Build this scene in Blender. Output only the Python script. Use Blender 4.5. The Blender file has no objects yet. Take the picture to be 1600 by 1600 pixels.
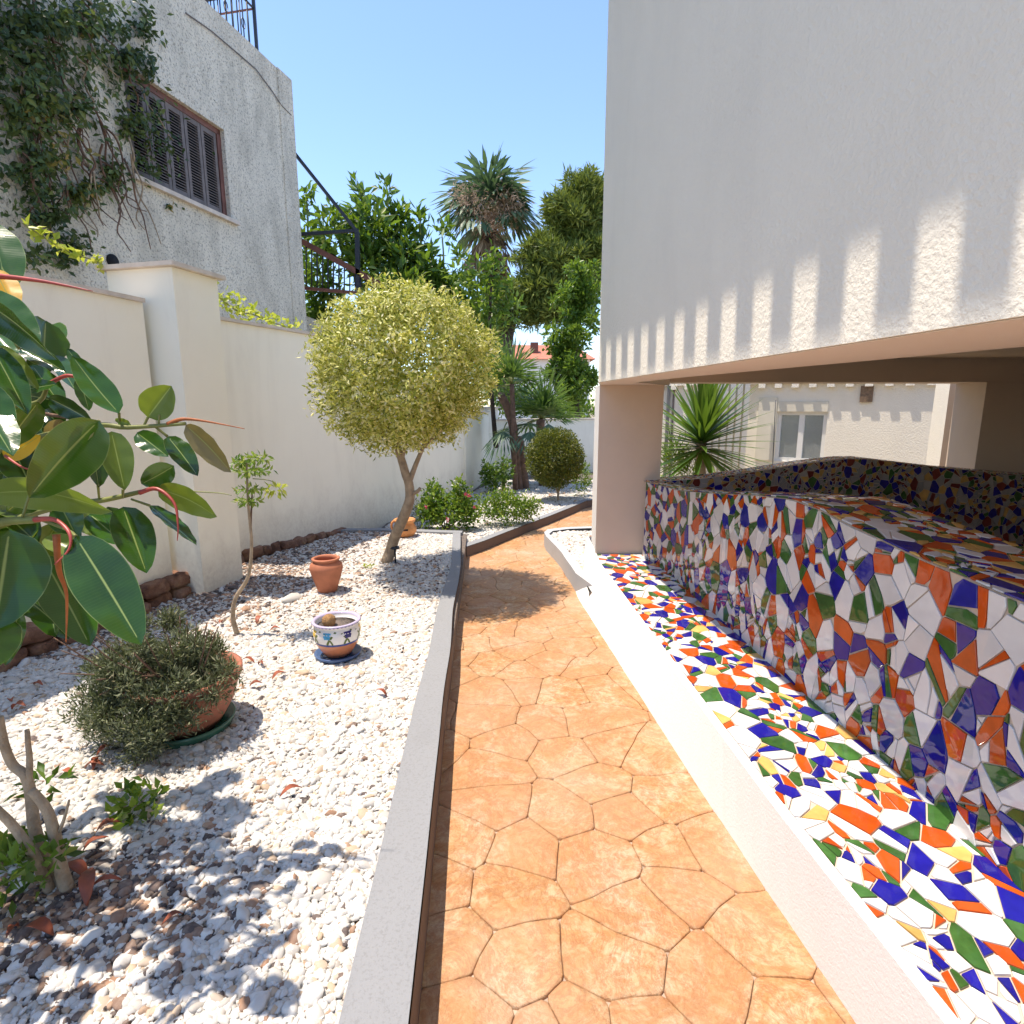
import bpy, math, random
import numpy as np
from mathutils import Vector, Matrix, noise
random.seed(7); np.random.seed(7)
R = math.radians
sc = bpy.context.scene
col = sc.collection
# ------------------------------------------------------------------ camera, sky, sun, exposure
PITCH = math.atan(166/900)
cam = bpy.data.cameras.new('camera'); cam_ob = bpy.data.objects.new('camera', cam); col.objects.link(cam_ob)
cam.sensor_width = 36; cam.lens = 20.25; cam.clip_start = .02; cam.clip_end = 3000
cam_ob.location = (0, 0, 1.55); cam_ob.rotation_euler = (math.pi/2-PITCH, 0, 0)
sc.camera = cam_ob
SUN_DIR = Vector((.29, -.03, -1)).normalized()
world = bpy.data.worlds.new('World'); sc.world = world; world.use_nodes = True
wn = world.node_tree; bgn = wn.nodes['Background']
sky = wn.nodes.new('ShaderNodeTexSky'); sky.sky_type = 'NISHITA'; sky.sun_disc = False
sky.sun_elevation = math.asin(-SUN_DIR.z); sky.sun_rotation = math.atan2(-SUN_DIR.x, -SUN_DIR.y)
sky.air_density = 1.0; sky.dust_density = .2; sky.ozone_density = 8.0; sky.altitude = 0
wn.links.new(sky.outputs[0], bgn.inputs[0]); bgn.inputs[1].default_value = .15
sun = bpy.data.lights.new('sun', 'SUN'); sun.energy = 2.85; sun.angle = R(.6); sun.color = (1, .955, .88)
sun_ob = bpy.data.objects.new('sun', sun); col.objects.link(sun_ob)
sun_ob.rotation_euler = SUN_DIR.to_track_quat('-Z', 'Y').to_euler()
sc.view_settings.view_transform = 'Standard'; sc.view_settings.look = 'None'
sc.view_settings.exposure = 1.2; sc.view_settings.use_white_balance = True; sc.view_settings.white_balance_temperature = 7350; sc.view_settings.white_balance_tint = 14
sc.view_settings.gamma = 1;  sc.view_settings.use_curve_mapping = False

# ------------------------------------------------------------------ helpers
CP, SP = math.cos(PITCH), math.sin(PITCH)
def ray(u, v):
    b = -(v-800)/900
    return Vector(((u-800)/900, CP+b*SP, b*CP-SP))
EYE = Vector((0, 0, 1.55))
def PZ(u, v, z=0.):                       # photograph pixel -> point on the level z
    r = ray(u, v); return EYE + r*((z-1.55)/r.z)
def PY(u, v, y):                          # ... -> point at distance y
    r = ray(u, v); return EYE + r*(y/r.y)
def PV(u, v, x0, m):                      # ... -> point on the upright plane x = x0 + m*y
    r = ray(u, v); t = x0/(r.x-m*r.y); return EYE + r*t
def px_area(pts):
    q = []
    for p in pts:
        d = Vector(p)-EYE; f = d.y*CP-d.z*SP; up = d.y*SP+d.z*CP
        if f < .05: return 0.
        q.append((800+900*d.x/f, 800-900*up/f))
    cx = sum(a for a, b in q)/len(q); cy = sum(b for a, b in q)/len(q)
    if not (-30 < cx < 1630 and -30 < cy < 1630): return 0.
    return abs(sum(q[i][0]*q[(i+1) % len(q)][1]-q[(i+1) % len(q)][0]*q[i][1] for i in range(len(q))))/2

LOC = {}
def tag(o, label=None, cat=None, group=None, kind=None):
    if label: o['label'] = label
    if cat: o['category'] = cat
    if group: o['group'] = group
    if kind: o['kind'] = kind
    return o
def thing(name, label, cat, loc, group=None):
    o = bpy.data.objects.new(name, None); col.objects.link(o); o.location = loc; o.empty_display_size = .1
    LOC[o.name] = Vector(loc)
    return tag(o, label, cat, group)
def link_mesh(name, me, parent=None, loc=None):
    o = bpy.data.objects.new(name, me); col.objects.link(o)
    w = Vector(loc) if loc is not None else Vector((0, 0, 0))
    LOC[o.name] = w
    if parent is not None:
        o.parent = parent; o.location = w-LOC[parent.name]
    else:
        o.location = w
    return o
class MB:
    def __init__(s): s.v = []; s.f = []; s.sm = []
    def add(s, vs, fs, smooth=False):
        b = len(s.v); s.v += [tuple(p) for p in vs]
        s.f += [tuple(i+b for i in f) for f in fs]; s.sm += [smooth]*len(fs); return s
    def box(s, x0, x1, y0, y1, z0, z1):
        return s.add([(x0,y0,z0),(x1,y0,z0),(x1,y1,z0),(x0,y1,z0),(x0,y0,z1),(x1,y0,z1),(x1,y1,z1),(x0,y1,z1)],
                     [(0,3,2,1),(4,5,6,7),(0,1,5,4),(1,2,6,5),(2,3,7,6),(3,0,4,7)])
    def obox(s, c, ax, ay, az):           # centre, three half axes
        c, ax, ay, az = map(Vector, (c, ax, ay, az)); vs = []
        for k in (-1, 1):
            for i, j in ((-1,-1),(1,-1),(1,1),(-1,1)): vs.append(c+ax*i+ay*j+az*k)
        return s.add(vs, [(0,3,2,1),(4,5,6,7),(0,1,5,4),(1,2,6,5),(2,3,7,6),(3,0,4,7)])
    def bar(s, a, b, w, h, up=(0, 0, 1)):
        a, b = Vector(a), Vector(b); d = b-a; u = Vector(up); sd = d.cross(u)
        if sd.length < 1e-6: sd = Vector((1, 0, 0))
        sd.normalize(); u2 = sd.cross(d).normalized()
        return s.obox((a+b)/2, d/2, sd*w/2, u2*h/2)
    def prism(s, poly, z0, z1):           # poly plan counter-clockwise; z1 may be a list
        n = len(poly); z0s = z0 if isinstance(z0, (list, tuple)) else [z0]*n
        z1s = z1 if isinstance(z1, (list, tuple)) else [z1]*n
        vs = [(p[0], p[1], z0s[i]) for i, p in enumerate(poly)]+[(p[0], p[1], z1s[i]) for i, p in enumerate(poly)]
        fs = [tuple(range(n))[::-1], tuple(range(n, 2*n))]+[(i, (i+1) % n, n+(i+1) % n, n+i) for i in range(n)]
        return s.add(vs, fs)
    def tube(s, pts, rad, n=8, smooth=True):
        pts = [Vector(p) for p in pts]; m = len(pts)
        if not isinstance(rad, (list, tuple)): rad = [rad]*m
        vs = []; prev = None
        for i, p in enumerate(pts):
            t = (pts[min(i+1, m-1)]-pts[max(i-1, 0)]).normalized()
            a = prev if prev is not None else (Vector((0, 0, 1)) if abs(t.z) < .9 else Vector((1, 0, 0)))
            a = (a-t*a.dot(t)).normalized(); prev = a; b = t.cross(a)
            for k in range(n):
                th = 2*math.pi*k/n; vs.append(p+(a*math.cos(th)+b*math.sin(th))*rad[i])
        fs = [(i*n+k, i*n+(k+1) % n, (i+1)*n+(k+1) % n, (i+1)*n+k) for i in range(m-1) for k in range(n)]
        fs += [tuple(range(n))[::-1], tuple(range((m-1)*n, m*n))]
        return s.add(vs, fs, smooth)
    def lathe(s, c, prof, n=32, smooth=True):
        vs = []; m = len(prof)
        for r, z in prof:
            for k in range(n):
                th = 2*math.pi*k/n; vs.append((c[0]+r*math.cos(th), c[1]+r*math.sin(th), c[2]+z))
        fs = [(i*n+k, i*n+(k+1) % n, (i+1)*n+(k+1) % n, (i+1)*n+k) for i in range(m-1) for k in range(n)]
        fs += [tuple(range(n))[::-1], tuple(range((m-1)*n, m*n))]
        return s.add(vs, fs, smooth)
    def build(s, name, mat, parent=None, loc=None):
        if not s.v: return None
        if loc is None:
            loc = LOC[parent.name] if parent is not None else (0, 0, 0)
        L = Vector(loc); me = bpy.data.meshes.new(name)
        me.from_pydata([(p[0]-L.x, p[1]-L.y, p[2]-L.z) for p in s.v], [], s.f)
        me.polygons.foreach_set('use_smooth', s.sm); me.update()
        for m_ in (mat if isinstance(mat, (list, tuple)) else [mat]): me.materials.append(m_)
        return link_mesh(name, me, parent, L)
def bevel(o, w, seg=2):
    m = o.modifiers.new('bevel', 'BEVEL'); m.width = w; m.segments = seg; m.limit_method = 'ANGLE'; m.angle_limit = R(40); return o

# ------------------------------------------------------------------ materials
class NT:
    def __init__(s, name):
        s.m = bpy.data.materials.new(name); s.m.use_nodes = True; s.t = s.m.node_tree
        s.b = s.t.nodes['Principled BSDF']; s.out = s.t.nodes['Material Output']
        s.tc = s.n('ShaderNodeTexCoord')
        s.geo = s.n('ShaderNodeNewGeometry')
    def n(s, t, **k):
        x = s.t.nodes.new(t)
        for a, b in k.items(): setattr(x, a, b)
        return x
    def l(s, a, b): s.t.links.new(a, b)
    def noise(s, scale, detail=4, rough=.55, dist=0, vec=None, stretch=None):
        x = s.n('ShaderNodeTexNoise'); x.inputs['Scale'].default_value = scale; x.inputs['Detail'].default_value = detail
        x.inputs['Roughness'].default_value = rough; x.inputs['Distortion'].default_value = dist
        v = vec or s.geo.outputs['Position']
        if stretch:
            mp = s.n('ShaderNodeMapping'); mp.inputs['Scale'].default_value = stretch; s.l(v, mp.inputs[0]); v = mp.outputs[0]
        s.l(v, x.inputs['Vector']); return x.outputs[0]
    def ramp(s, f, stops):
        x = s.n('ShaderNodeValToRGB'); e = x.color_ramp.elements
        while len(e) < len(stops): e.new(.5)
        for i, (p, c) in enumerate(stops):
            e[i].position = p; e[i].color = (c if len(c) == 4 else (*c, 1)) if isinstance(c, tuple) else (c, c, c, 1)
        s.l(f, x.inputs[0]); return x.outputs[0]
    def mix(s, f, a, b, mode='MIX'):
        x = s.n('ShaderNodeMix', data_type='RGBA', blend_type=mode)
        for sock, val in ((x.inputs[0], f), (x.inputs[6], a), (x.inputs[7], b)):
            if isinstance(val, (int, float)): sock.default_value = val
            elif isinstance(val, tuple): sock.default_value = (*val, 1) if len(val) == 3 else val
            else: s.l(val, sock)
        return x.outputs[2]
    def bump(s, h, strength, dist, prev=None):
        x = s.n('ShaderNodeBump'); x.inputs['Strength'].default_value = strength; x.inputs['Distance'].default_value = dist
        s.l(h, x.inputs['Height'])
        if prev: s.l(prev, x.inputs['Normal'])
        return x.outputs[0]
    def fin(s, color=None, rough=None, normal=None, spec=None, trans=None, tcol=None):
        if color is not None:
            if isinstance(color, tuple): s.b.inputs['Base Color'].default_value = (*color, 1)
            else: s.l(color, s.b.inputs['Base Color'])
        if rough is not None:
            if isinstance(rough, (int, float)): s.b.inputs['Roughness'].default_value = rough
            else: s.l(rough, s.b.inputs['Roughness'])
        if normal is not None: s.l(normal, s.b.inputs['Normal'])
        if spec is not None: s.b.inputs['Specular IOR Level'].default_value = spec
        if trans:
            tr = s.n('ShaderNodeBsdfTranslucent'); mx = s.n('ShaderNodeMixShader'); mx.inputs[0].default_value = trans
            c = tcol if tcol is not None else color
            if isinstance(c, tuple): tr.inputs[0].default_value = (*c, 1)
            else: s.l(c, tr.inputs[0])
            s.l(s.b.outputs[0], mx.inputs[1]); s.l(tr.outputs[0], mx.inputs[2]); s.l(mx.outputs[0], s.out.inputs[0])
        return s.m

def plain(name, c, rough=.5, metal=0, var=.12, scale=20, bump=0, bscale=200, bdist=.002):
    t = NT(name); n = t.noise(scale); d = tuple(x*(1-var) for x in c); l = tuple(min(1, x*(1+var)) for x in c)
    cc = t.ramp(n, [(.3, d), (.7, l)]); t.b.inputs['Metallic'].default_value = metal
    nn = t.bump(t.noise(bscale, 3), bump, bdist) if bump else None
    return t.fin(cc, rough, nn)
def stucco(name, c, dirt=(.3, .3, .3), amount=.3, gs=90, bs=.6, bd=.006, streak=(3, 3, .5), lo=.45, hi=.75, fine=None):
    t = NT(name)
    g = t.noise(gs, 5, .6); big = t.noise(1.6, 5, .6)
    base = t.mix(t.ramp(big, [(.35, 0.), (.7, .35)]), c, tuple(x*.88 for x in c))
    st = t.noise(2.2, 6, .65, .4, stretch=streak)
    msk = t.ramp(st, [(lo, 0.), (hi, amount)])
    base = t.mix(msk, base, dirt)
    if fine:
        fm = t.ramp(t.noise(fine, 4, .7), [(.52, 0.), (.62, amount*1.6)]); base = t.mix(fm, base, dirt)
    n1 = t.bump(g, bs, bd)
    return t.fin(base, .85, n1, .2)
def foliage_mat(name, stops, rough=.45, trans=.3, tint=(.5, .7, .1), spec=.4):
    t = NT(name); a = t.n('ShaderNodeAttribute', attribute_name='rnd')
    c = t.ramp(a.outputs['Fac'], stops)
    tc = t.mix(.5, c, tint)
    return t.fin(c, rough, None, spec, trans, tc)

M = {}
def splash(m, zlo, zhi, c, amt):
    nt = m.node_tree; b = nt.nodes['Principled BSDF']; src = b.inputs['Base Color'].links[0].from_socket
    t = NT.__new__(NT); t.m = m; t.t = nt; t.b = b; t.geo = next(n for n in nt.nodes if n.type == 'NEW_GEOMETRY'); t.out = nt.nodes['Material Output']
    sx = t.n('ShaderNodeSeparateXYZ'); t.l(t.geo.outputs['Position'], sx.inputs[0]); n = t.noise(3.5, 7, .7, .5, stretch=(1.5, 1.5, 1)); ad = t.n('ShaderNodeMath', operation='MULTIPLY_ADD'); t.l(n, ad.inputs[0]); ad.inputs[1].default_value = -.9; t.l(sx.outputs['Z'], ad.inputs[2])
    mr = t.n('ShaderNodeMapRange'); mr.inputs['From Min'].default_value = zlo-.45; mr.inputs['From Max'].default_value = zhi-.45; mr.inputs['To Min'].default_value = amt; mr.inputs['To Max'].default_value = 0.; t.l(ad.outputs[0], mr.inputs['Value'])
    n2 = t.noise(28, 6, .8); mm = t.n('ShaderNodeMath', operation='MULTIPLY'); t.l(mr.outputs[0], mm.inputs[0]); t.l(t.ramp(n2, [(.35, .3), (.65, 1.)]), mm.inputs[1]); t.l(t.mix(mm.outputs[0], src, c), b.inputs['Base Color'])
M['cream'] = stucco('cream_plaster', (.94, .90, .765), (.50, .45, .37), .22, 140, .25, .002, (2, 2, .35), .52, .8)
splash(M['cream'], .16, .62, (.42, .34, .26), .5)
M['white_rough'] = stucco('white_roughcast', (.88, .83, .71), (.50, .47, .41), .16, 58, .5, .012, (1.2, 1.2, .3), .5, .85)
M['white_fine'] = stucco('white_fine_plaster', (.82, .81, .78), (.5, .5, .48), .12, 110, .5, .004, (1, 1, 1), .5, .9)
M['taupe'] = stucco('taupe_plaster_and_shade', (.72, .585, .46), (.4, .33, .28), .2, 160, .4, .003, (1, 1, 1), .5, .9)
M['old_stucco'] = stucco('weathered_stucco', (.83, .77, .65), (.22, .20, .16), .45, 34, 1., .030, (1.4, 1.4, .5), .42, .72, 42)
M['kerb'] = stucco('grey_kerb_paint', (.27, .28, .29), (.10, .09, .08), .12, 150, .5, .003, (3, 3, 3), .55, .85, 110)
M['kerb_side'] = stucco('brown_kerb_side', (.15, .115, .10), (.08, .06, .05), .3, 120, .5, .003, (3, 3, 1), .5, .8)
M['coping'] = plain('stone_coping', (.62, .54, .46), .8, 0, .15, 8, .3, 90, .003)
M['soil'] = plain('dark_soil', (.16, .13, .11), .95, 0, .3, 30, .8, 60, .02)
M['grout_path'] = plain('path_joint', (.44, .33, .25), .9, 0, .25, 14, .5, 120, .003)
M['terracotta'] = plain('terracotta', (.48, .17, .09), .75, 0, .22, 9, .25, 120, .002)
M['terracotta_dark'] = plain('dark_terracotta', (.36, .13, .08), .7, 0, .25, 9, .25, 120, .002)
M['blue_glaze'] = plain('blue_glaze', (.07, .13, .27), .25, 0, .15, 20)
M['green_glaze'] = plain('green_glaze', (.03, .12, .08), .25, 0, .2, 20)
M['iron'] = plain('black_iron', (.015, .02, .03), .5, 0, .3, 30)
M['rust'] = plain('red_brown_handrail', (.16, .055, .035), .6, 0, .3, 10, .3, 60)
M['shutter'] = plain('dark_brown_shutter', (.16, .13, .12), .6, 0, .25, 12, .2, 60)
M['frame_red'] = plain('red_brown_frame', (.17, .07, .055), .65, 0, .3, 10, .3, 60)
M['upvc'] = plain('white_window_plastic', (.78, .78, .75), .35, 0, .04, 5)
M['shutterbox'] = plain('cream_shutter_box', (.72, .68, .56), .45, 0, .05, 5)
M['vent'] = plain('brown_vent', (.20, .13, .08), .6, 0, .3, 40)
M['hole'] = plain('dark_hole', (.01, .01, .012), .9)
M['curtain'] = plain('grey_curtain', (.22, .22, .21), .9, 0, .2, 4)
M['roofred'] = plain('red_roof_tile', (.50, .17, .10), .8, 0, .25, 6)
M['bark_pale'] = plain('pale_bark', (.34, .26, .18), .9, 0, .35, 14, .8, 60, .01)
M['bark_brown'] = plain('brown_bark', (.17, .10, .07), .95, 0, .4, 12, .9, 50, .015)
M['bark_dark'] = plain('dark_bark', (.07, .05, .04), .95, 0, .4, 8, .8, 30, .02)
M['stem_green'] = plain('green_stem', (.20, .22, .06), .5, 0, .25, 20)
M['dryleaf'] = plain('dry_leaf', (.26, .065, .03), .55, 0, .5, 16)
M['cactus'] = plain('dry_cactus', (.34, .19, .08), .9, 0, .35, 60, 1, 120, .01)
M['soffit'] = stucco('pink_soffit', (.80, .70, .60), (.6, .5, .45), .15, 160, .3, .002, (1, 1, 1), .5, .9)
t = NT('window_glass'); t.b.inputs['Transmission Weight'].default_value = .85; t.b.inputs['IOR'].default_value = 1.45
M['glass'] = t.fin((.75, .8, .8), .02)
t = NT('rubble_stone')
c = t.ramp(t.noise(7, 6, .65, .6), [(.3, (.10, .045, .03)), (.5, (.26, .13, .08)), (.72, (.44, .28, .18))])
M['rubble'] = t.fin(c, .9, t.bump(t.noise(35, 6, .7), 1, .02))
# stamped concrete
t = NT('stamped_concrete')
n1 = t.noise(4.5, 7, .68, 1.1); n2 = t.noise(32, 6, .75, .8); n3 = t.noise(1.3, 3)
c = t.ramp(n1, [(.28, (.60, .50, .36)), (.44, (.57, .41, .24)), (.56, (.48, .27, .11)), (.68, (.55, .38, .2)), (.8, (.60, .50, .38))])
c = t.mix(t.ramp(n2, [(.42, 0.), (.60, .75)]), c, (.42, .165, .05))
n4 = t.noise(3.2, 8, .8, 2.5); c = t.mix(t.ramp(n4, [(.47, 0.), (.5, .55), (.53, 0.)]), c, (.27, .10, .04))
c = t.mix(t.ramp(n3, [(.45, 0.), (.7, .45)]), c, (.54, .42, .31))
oi = t.n('ShaderNodeObjectInfo'); c = t.mix(t.ramp(oi.outputs['Random'], [(0, 0.), (1, .45)]), c, (.48, .24, .13))
h = t.bump(n1, .6, .03); h = t.bump(n4, .5, .02, h); M['paving'] = t.fin(c, .6, t.bump(n2, .45, .004, h), .35)
# mosaic glazes
def glaze(name, c, var=.18):
    t = NT(name); n = t.noise(14, 5, .6, .3); d = tuple(x*(1-var) for x in c); e = tuple(min(1, x*(1+var)) for x in c)
    cc = t.ramp(n, [(.3, d), (.7, e)])
    oi = t.n('ShaderNodeObjectInfo'); hs = t.n('ShaderNodeHueSaturation')
    t.l(t.ramp(oi.outputs['Random'], [(0, .82), (1, 1.12)]), hs.inputs['Value']); t.l(cc, hs.inputs['Color'])
    b = t.bump(t.noise(9, 2, .5, .2),   .22, .012)
    return t.fin(hs.outputs[0], .04, b, .4)
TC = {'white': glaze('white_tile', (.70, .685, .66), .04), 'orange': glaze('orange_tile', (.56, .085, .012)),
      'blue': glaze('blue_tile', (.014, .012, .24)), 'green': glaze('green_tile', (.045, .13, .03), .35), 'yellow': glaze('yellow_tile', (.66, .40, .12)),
      'dred': glaze('dark_red_tile', (.20, .03, .02)), 'grey': glaze('shaded_white_tile', (.40, .37, .34), .05)}
M['grout'] = plain('cream_grout', (.60, .49, .38), .8, 0, .12, 30, .3, 200, .001)

# foliage materials
M['variegated'] = foliage_mat('variegated_leaf', [(0, (.07, .10, .015)), (.25, (.24, .30, .035)), (.5, (.60, .60, .13)), (.8, (.80, .77, .32)), (1, (.90, .87, .60))], .4, .35, (.6, .6, .1))
M['loquat'] = foliage_mat('broad_green_leaf', [(0, (.02, .05, .01)), (.5, (.06, .14, .02)), (.85, (.13, .25, .04)), (1, (.26, .30, .06))], .45, .35, (.35, .55, .03))
M['ivyleaf'] = foliage_mat('ivy_leaf', [(0, (.03, .06, .018)), (.6, (.08, .13, .035)), (.86, (.15, .20, .05)), (1, (.36, .24, .06))], .4, .2, (.2, .3, .05))
M['pine'] = foliage_mat('pine_needles', [(0, (.05, .08, .015)), (.5, (.13, .18, .03)), (1, (.32, .36, .08))], .6, .25, (.3, .4, .05))
M['citrus'] = foliage_mat('bright_green_leaf', [(0, (.025, .07, .01)), (.5, (.08, .17, .02)), (1, (.22, .32, .05))], .35, .35, (.4, .6, .05))
M['boxwood'] = foliage_mat('clipped_shrub_leaf', [(0, (.03, .06, .01)), (.6, (.09, .12, .02)), (1, (.22, .20, .035))], .4, .3, (.4, .45, .04))
M['shrub'] = foliage_mat('shrub_leaf', [(0, (.03, .08, .01)), (.5, (.09, .20, .02)), (1, (.33, .42, .06))], .3, .3, (.4, .6, .05))
M['lavender'] = foliage_mat('grey_green_leaf', [(0, (.035, .045, .025)), (.5, (.11, .13, .07)), (.9, (.25, .28, .17)), (1, (.34, .30, .18))], .6, .2, (.3, .4, .1))
M['vine'] = foliage_mat('yellow_green_vine', [(0, (.20, .28, .02)), (.5, (.42, .50, .05)), (1, (.62, .62, .15))], .4, .4, (.7, .8, .1))
M['palmfan'] = foliage_mat('fan_palm_leaf', [(0, (.03, .07, .02)), (.5, (.07, .15, .03)), (1, (.17, .26, .06))], .4, .25, (.3, .5, .05))
M['palmflower'] = foliage_mat('palm_flower_sprays', [(0, (.30, .19, .13)), (1, (.62, .46, .34))], .9, .3, (.6, .45, .3))
M['palmdry'] = foliage_mat('dry_palm_leaf', [(0, (.10, .06, .03)), (.5, (.25, .17, .10)), (1, (.50, .36, .24))], .8, .2, (.4, .3, .2))
M['palmfar'] = foliage_mat('grey_palm_leaf', [(0, (.03, .07, .04)), (.5, (.08, .15, .085)), (1, (.16, .25, .14))], .4, .2, (.2, .35, .08))
M['yucca'] = foliage_mat('yucca_blade', [(0, (.02, .06, .012)), (.6, (.055, .14, .02)), (1, (.22, .33, .07))], .35, .22, (.4, .65, .06))
M['pink'] = foliage_mat('pink_petal', [(0, (.5, .02, .08)), (1, (.75, .12, .22))], .5, .3, (.8, .1, .2))
M['sapling'] = foliage_mat('small_sapling_leaf', [(0, (.05, .12, .02)), (.6, (.14, .27, .04)), (1, (.45, .45, .10))], .4, .35, (.5, .7, .08))

# ------------------------------------------------------------------ leaf masses (numpy)
def leaf_mesh(name, P, D, N, Ln, Wd, mat, parent, kind=None, rnd=None, fold=.25, droop=0.):
    """P base points, D directions, N normals, Ln lengths, Wd widths: one folded leaf each"""
    n = len(P); D = D/np.linalg.norm(D, axis=1, keepdims=True)
    S = np.cross(D, N); S /= (np.linalg.norm(S, axis=1, keepdims=True)+1e-9); N2 = np.cross(S, D)
    Ln = np.asarray(Ln).reshape(-1, 1)*np.ones((n, 1)); Wd = np.asarray(Wd).reshape(-1, 1)*np.ones((n, 1))
    a = P; b = P+D*Ln*.45+S*Wd/2+N2*Wd*fold; c = P+D*Ln-N2*Ln*droop; d = P+D*Ln*.45-S*Wd/2+N2*Wd*fold
    V = np.stack([a, b, c, d], 1).reshape(-1, 3)
    L = LOC[parent.name] if parent is not None else Vector((0, 0, 0)); V = V-np.array(L)
    me = bpy.data.meshes.new(name); me.vertices.add(4*n); me.vertices.foreach_set('co', V.astype(np.float32).ravel())
    idx = np.arange(n)*4; T = np.stack([idx, idx+1, idx+2, idx, idx+2, idx+3], 1).ravel()
    me.loops.add(6*n); me.loops.foreach_set('vertex_index', T.astype(np.int32))
    me.polygons.add(2*n); me.polygons.foreach_set('loop_start', (np.arange(2*n)*3).astype(np.int32)); me.polygons.foreach_set('loop_total', np.full(2*n, 3, np.int32))
    at = me.attributes.new('rnd', 'FLOAT', 'FACE'); r = np.random.rand(n) if rnd is None else np.clip(rnd, 0, 1)
    at.data.foreach_set('value', np.repeat(r, 2).astype(np.float32)); me.update(); me.validate(); me.materials.append(mat)
    o = link_mesh(name, me, parent, L)
    if kind: o['kind'] = kind
    return o
def rdir(n):
    v = np.random.normal(size=(n, 3)); return v/np.linalg.norm(v, axis=1, keepdims=True)
def shell(c, r, n, lo=.75, rough=.08, f=3.):
    d = rdir(n); k = np.array([1+rough*noise.noise(Vector(x)*f)*2 for x in d]).reshape(-1, 1)
    rad = (lo+(1-lo)*np.random.rand(n, 1)**.6)*k
    return np.array(c)+d*rad*np.array(r), d
def arr(v): return np.array([tuple(x) for x in v])

# ------------------------------------------------------------------ ground
t = NT('distant_ground'); M['ground'] = t.fin(t.ramp(t.noise(.4, 5), [(.3, (.20, .16, .11)), (.7, (.34, .28, .20))]), .95)
g = MB().add([(-400, -200, -.06), (400, -200, -.06), (400, 900, -.06), (-400, 900, -.06)], [(0, 1, 2, 3)]).build('ground', M['ground']); tag(g, kind='structure')

# path: stamped concrete with separate stones
path = MB().box(-.9, 1.6, -.6, 11.5, -.05, -.012).build('path', M['grout_path']); tag(path, 'winding orange stamped concrete path', kind='structure')
seeds_px = [(756,1122),(856,1131),(916,1128),(959,1166),(794,1158),(881,1175),(766,1200),(937,1225),(778,1259),(881,1266),(975,1269),(1037,1240),
            (728,1312),(816,1322),(937,1344),(1050,1331),(787,1394),(1000,1419),(803,1506),(962,1509),(1194,1466),(1116,1325),(1119,1537),(706,1469),
            (731,1594),(912,1610),(1225,1590),(1010,1180),(1060,1380),(690,1380),(1000,1620),(850,1640)]
seeds = [(p.x, p.y) for p in (PZ(u, v) for u, v in seeds_px)]
tr = 0
while tr < 9000:
    tr += 1; p = (random.uniform(-.85, 1.5), random.uniform(-.5, 11.3))
    if p[1] < 1.15: md = .34
    elif p[1] < 2.95 and -.35 < p[0] < .95: continue
    else: md = (.27 if p[1] < 6 else .3)*random.choice((.6, .85, 1.1, 1.4))
    if all((p[0]-q[0])**2+(p[1]-q[1])**2 > md*md for q in seeds): seeds.append(p)
def clip(poly, nx, ny, d):
    out = []
    for i in range(len(poly)):
        a, b = poly[i], poly[(i+1) % len(poly)]; da = a[0]*nx+a[1]*ny-d; db = b[0]*nx+b[1]*ny-d
        if da <= 0: out.append(a)
        if (da < 0 < db) or (db < 0 < da):
            k = da/(da-db); out.append((a[0]+(b[0]-a[0])*k, a[1]+(b[1]-a[1])*k))
    return out
def area(p): return .5*sum(p[i][0]*p[(i+1) % len(p)][1]-p[(i+1) % len(p)][0]*p[i][1] for i in range(len(p)))
def inset(poly, g):
    n = len(poly); out = list(poly)
    for i in range(n):
        a, b = poly[i], poly[(i+1) % n]; dx, dy = b[0]-a[0], b[1]-a[1]; l = math.hypot(dx, dy)
        if l < 1e-9: continue
        nx, ny = dy/l, -dx/l; out = clip(out, nx, ny, a[0]*nx+a[1]*ny-g)
        if len(out) < 3: return []
    return out
def subdiv(poly, step):
    o = []
    for i in range(len(poly)):
        a, b = poly[i], poly[(i+1) % len(poly)]; k = max(1, int(math.hypot(b[0]-a[0], b[1]-a[1])/step))
        o += [(a[0]+(b[0]-a[0])*j/k, a[1]+(b[1]-a[1])*j/k) for j in range(k)]
    return o
def rounded(poly, it=2):
    for _ in range(it):
        o = []
        for i in range(len(poly)):
            a, b = poly[i], poly[(i+1) % len(poly)]; l = math.hypot(b[0]-a[0], b[1]-a[1]); q = min(.25, .010/max(l, 1e-6))
            o += [(a[0]+(b[0]-a[0])*q, a[1]+(b[1]-a[1])*q), (a[0]+(b[0]-a[0])*(1-q), a[1]+(b[1]-a[1])*(1-q))]
        poly = o
    return poly
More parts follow.
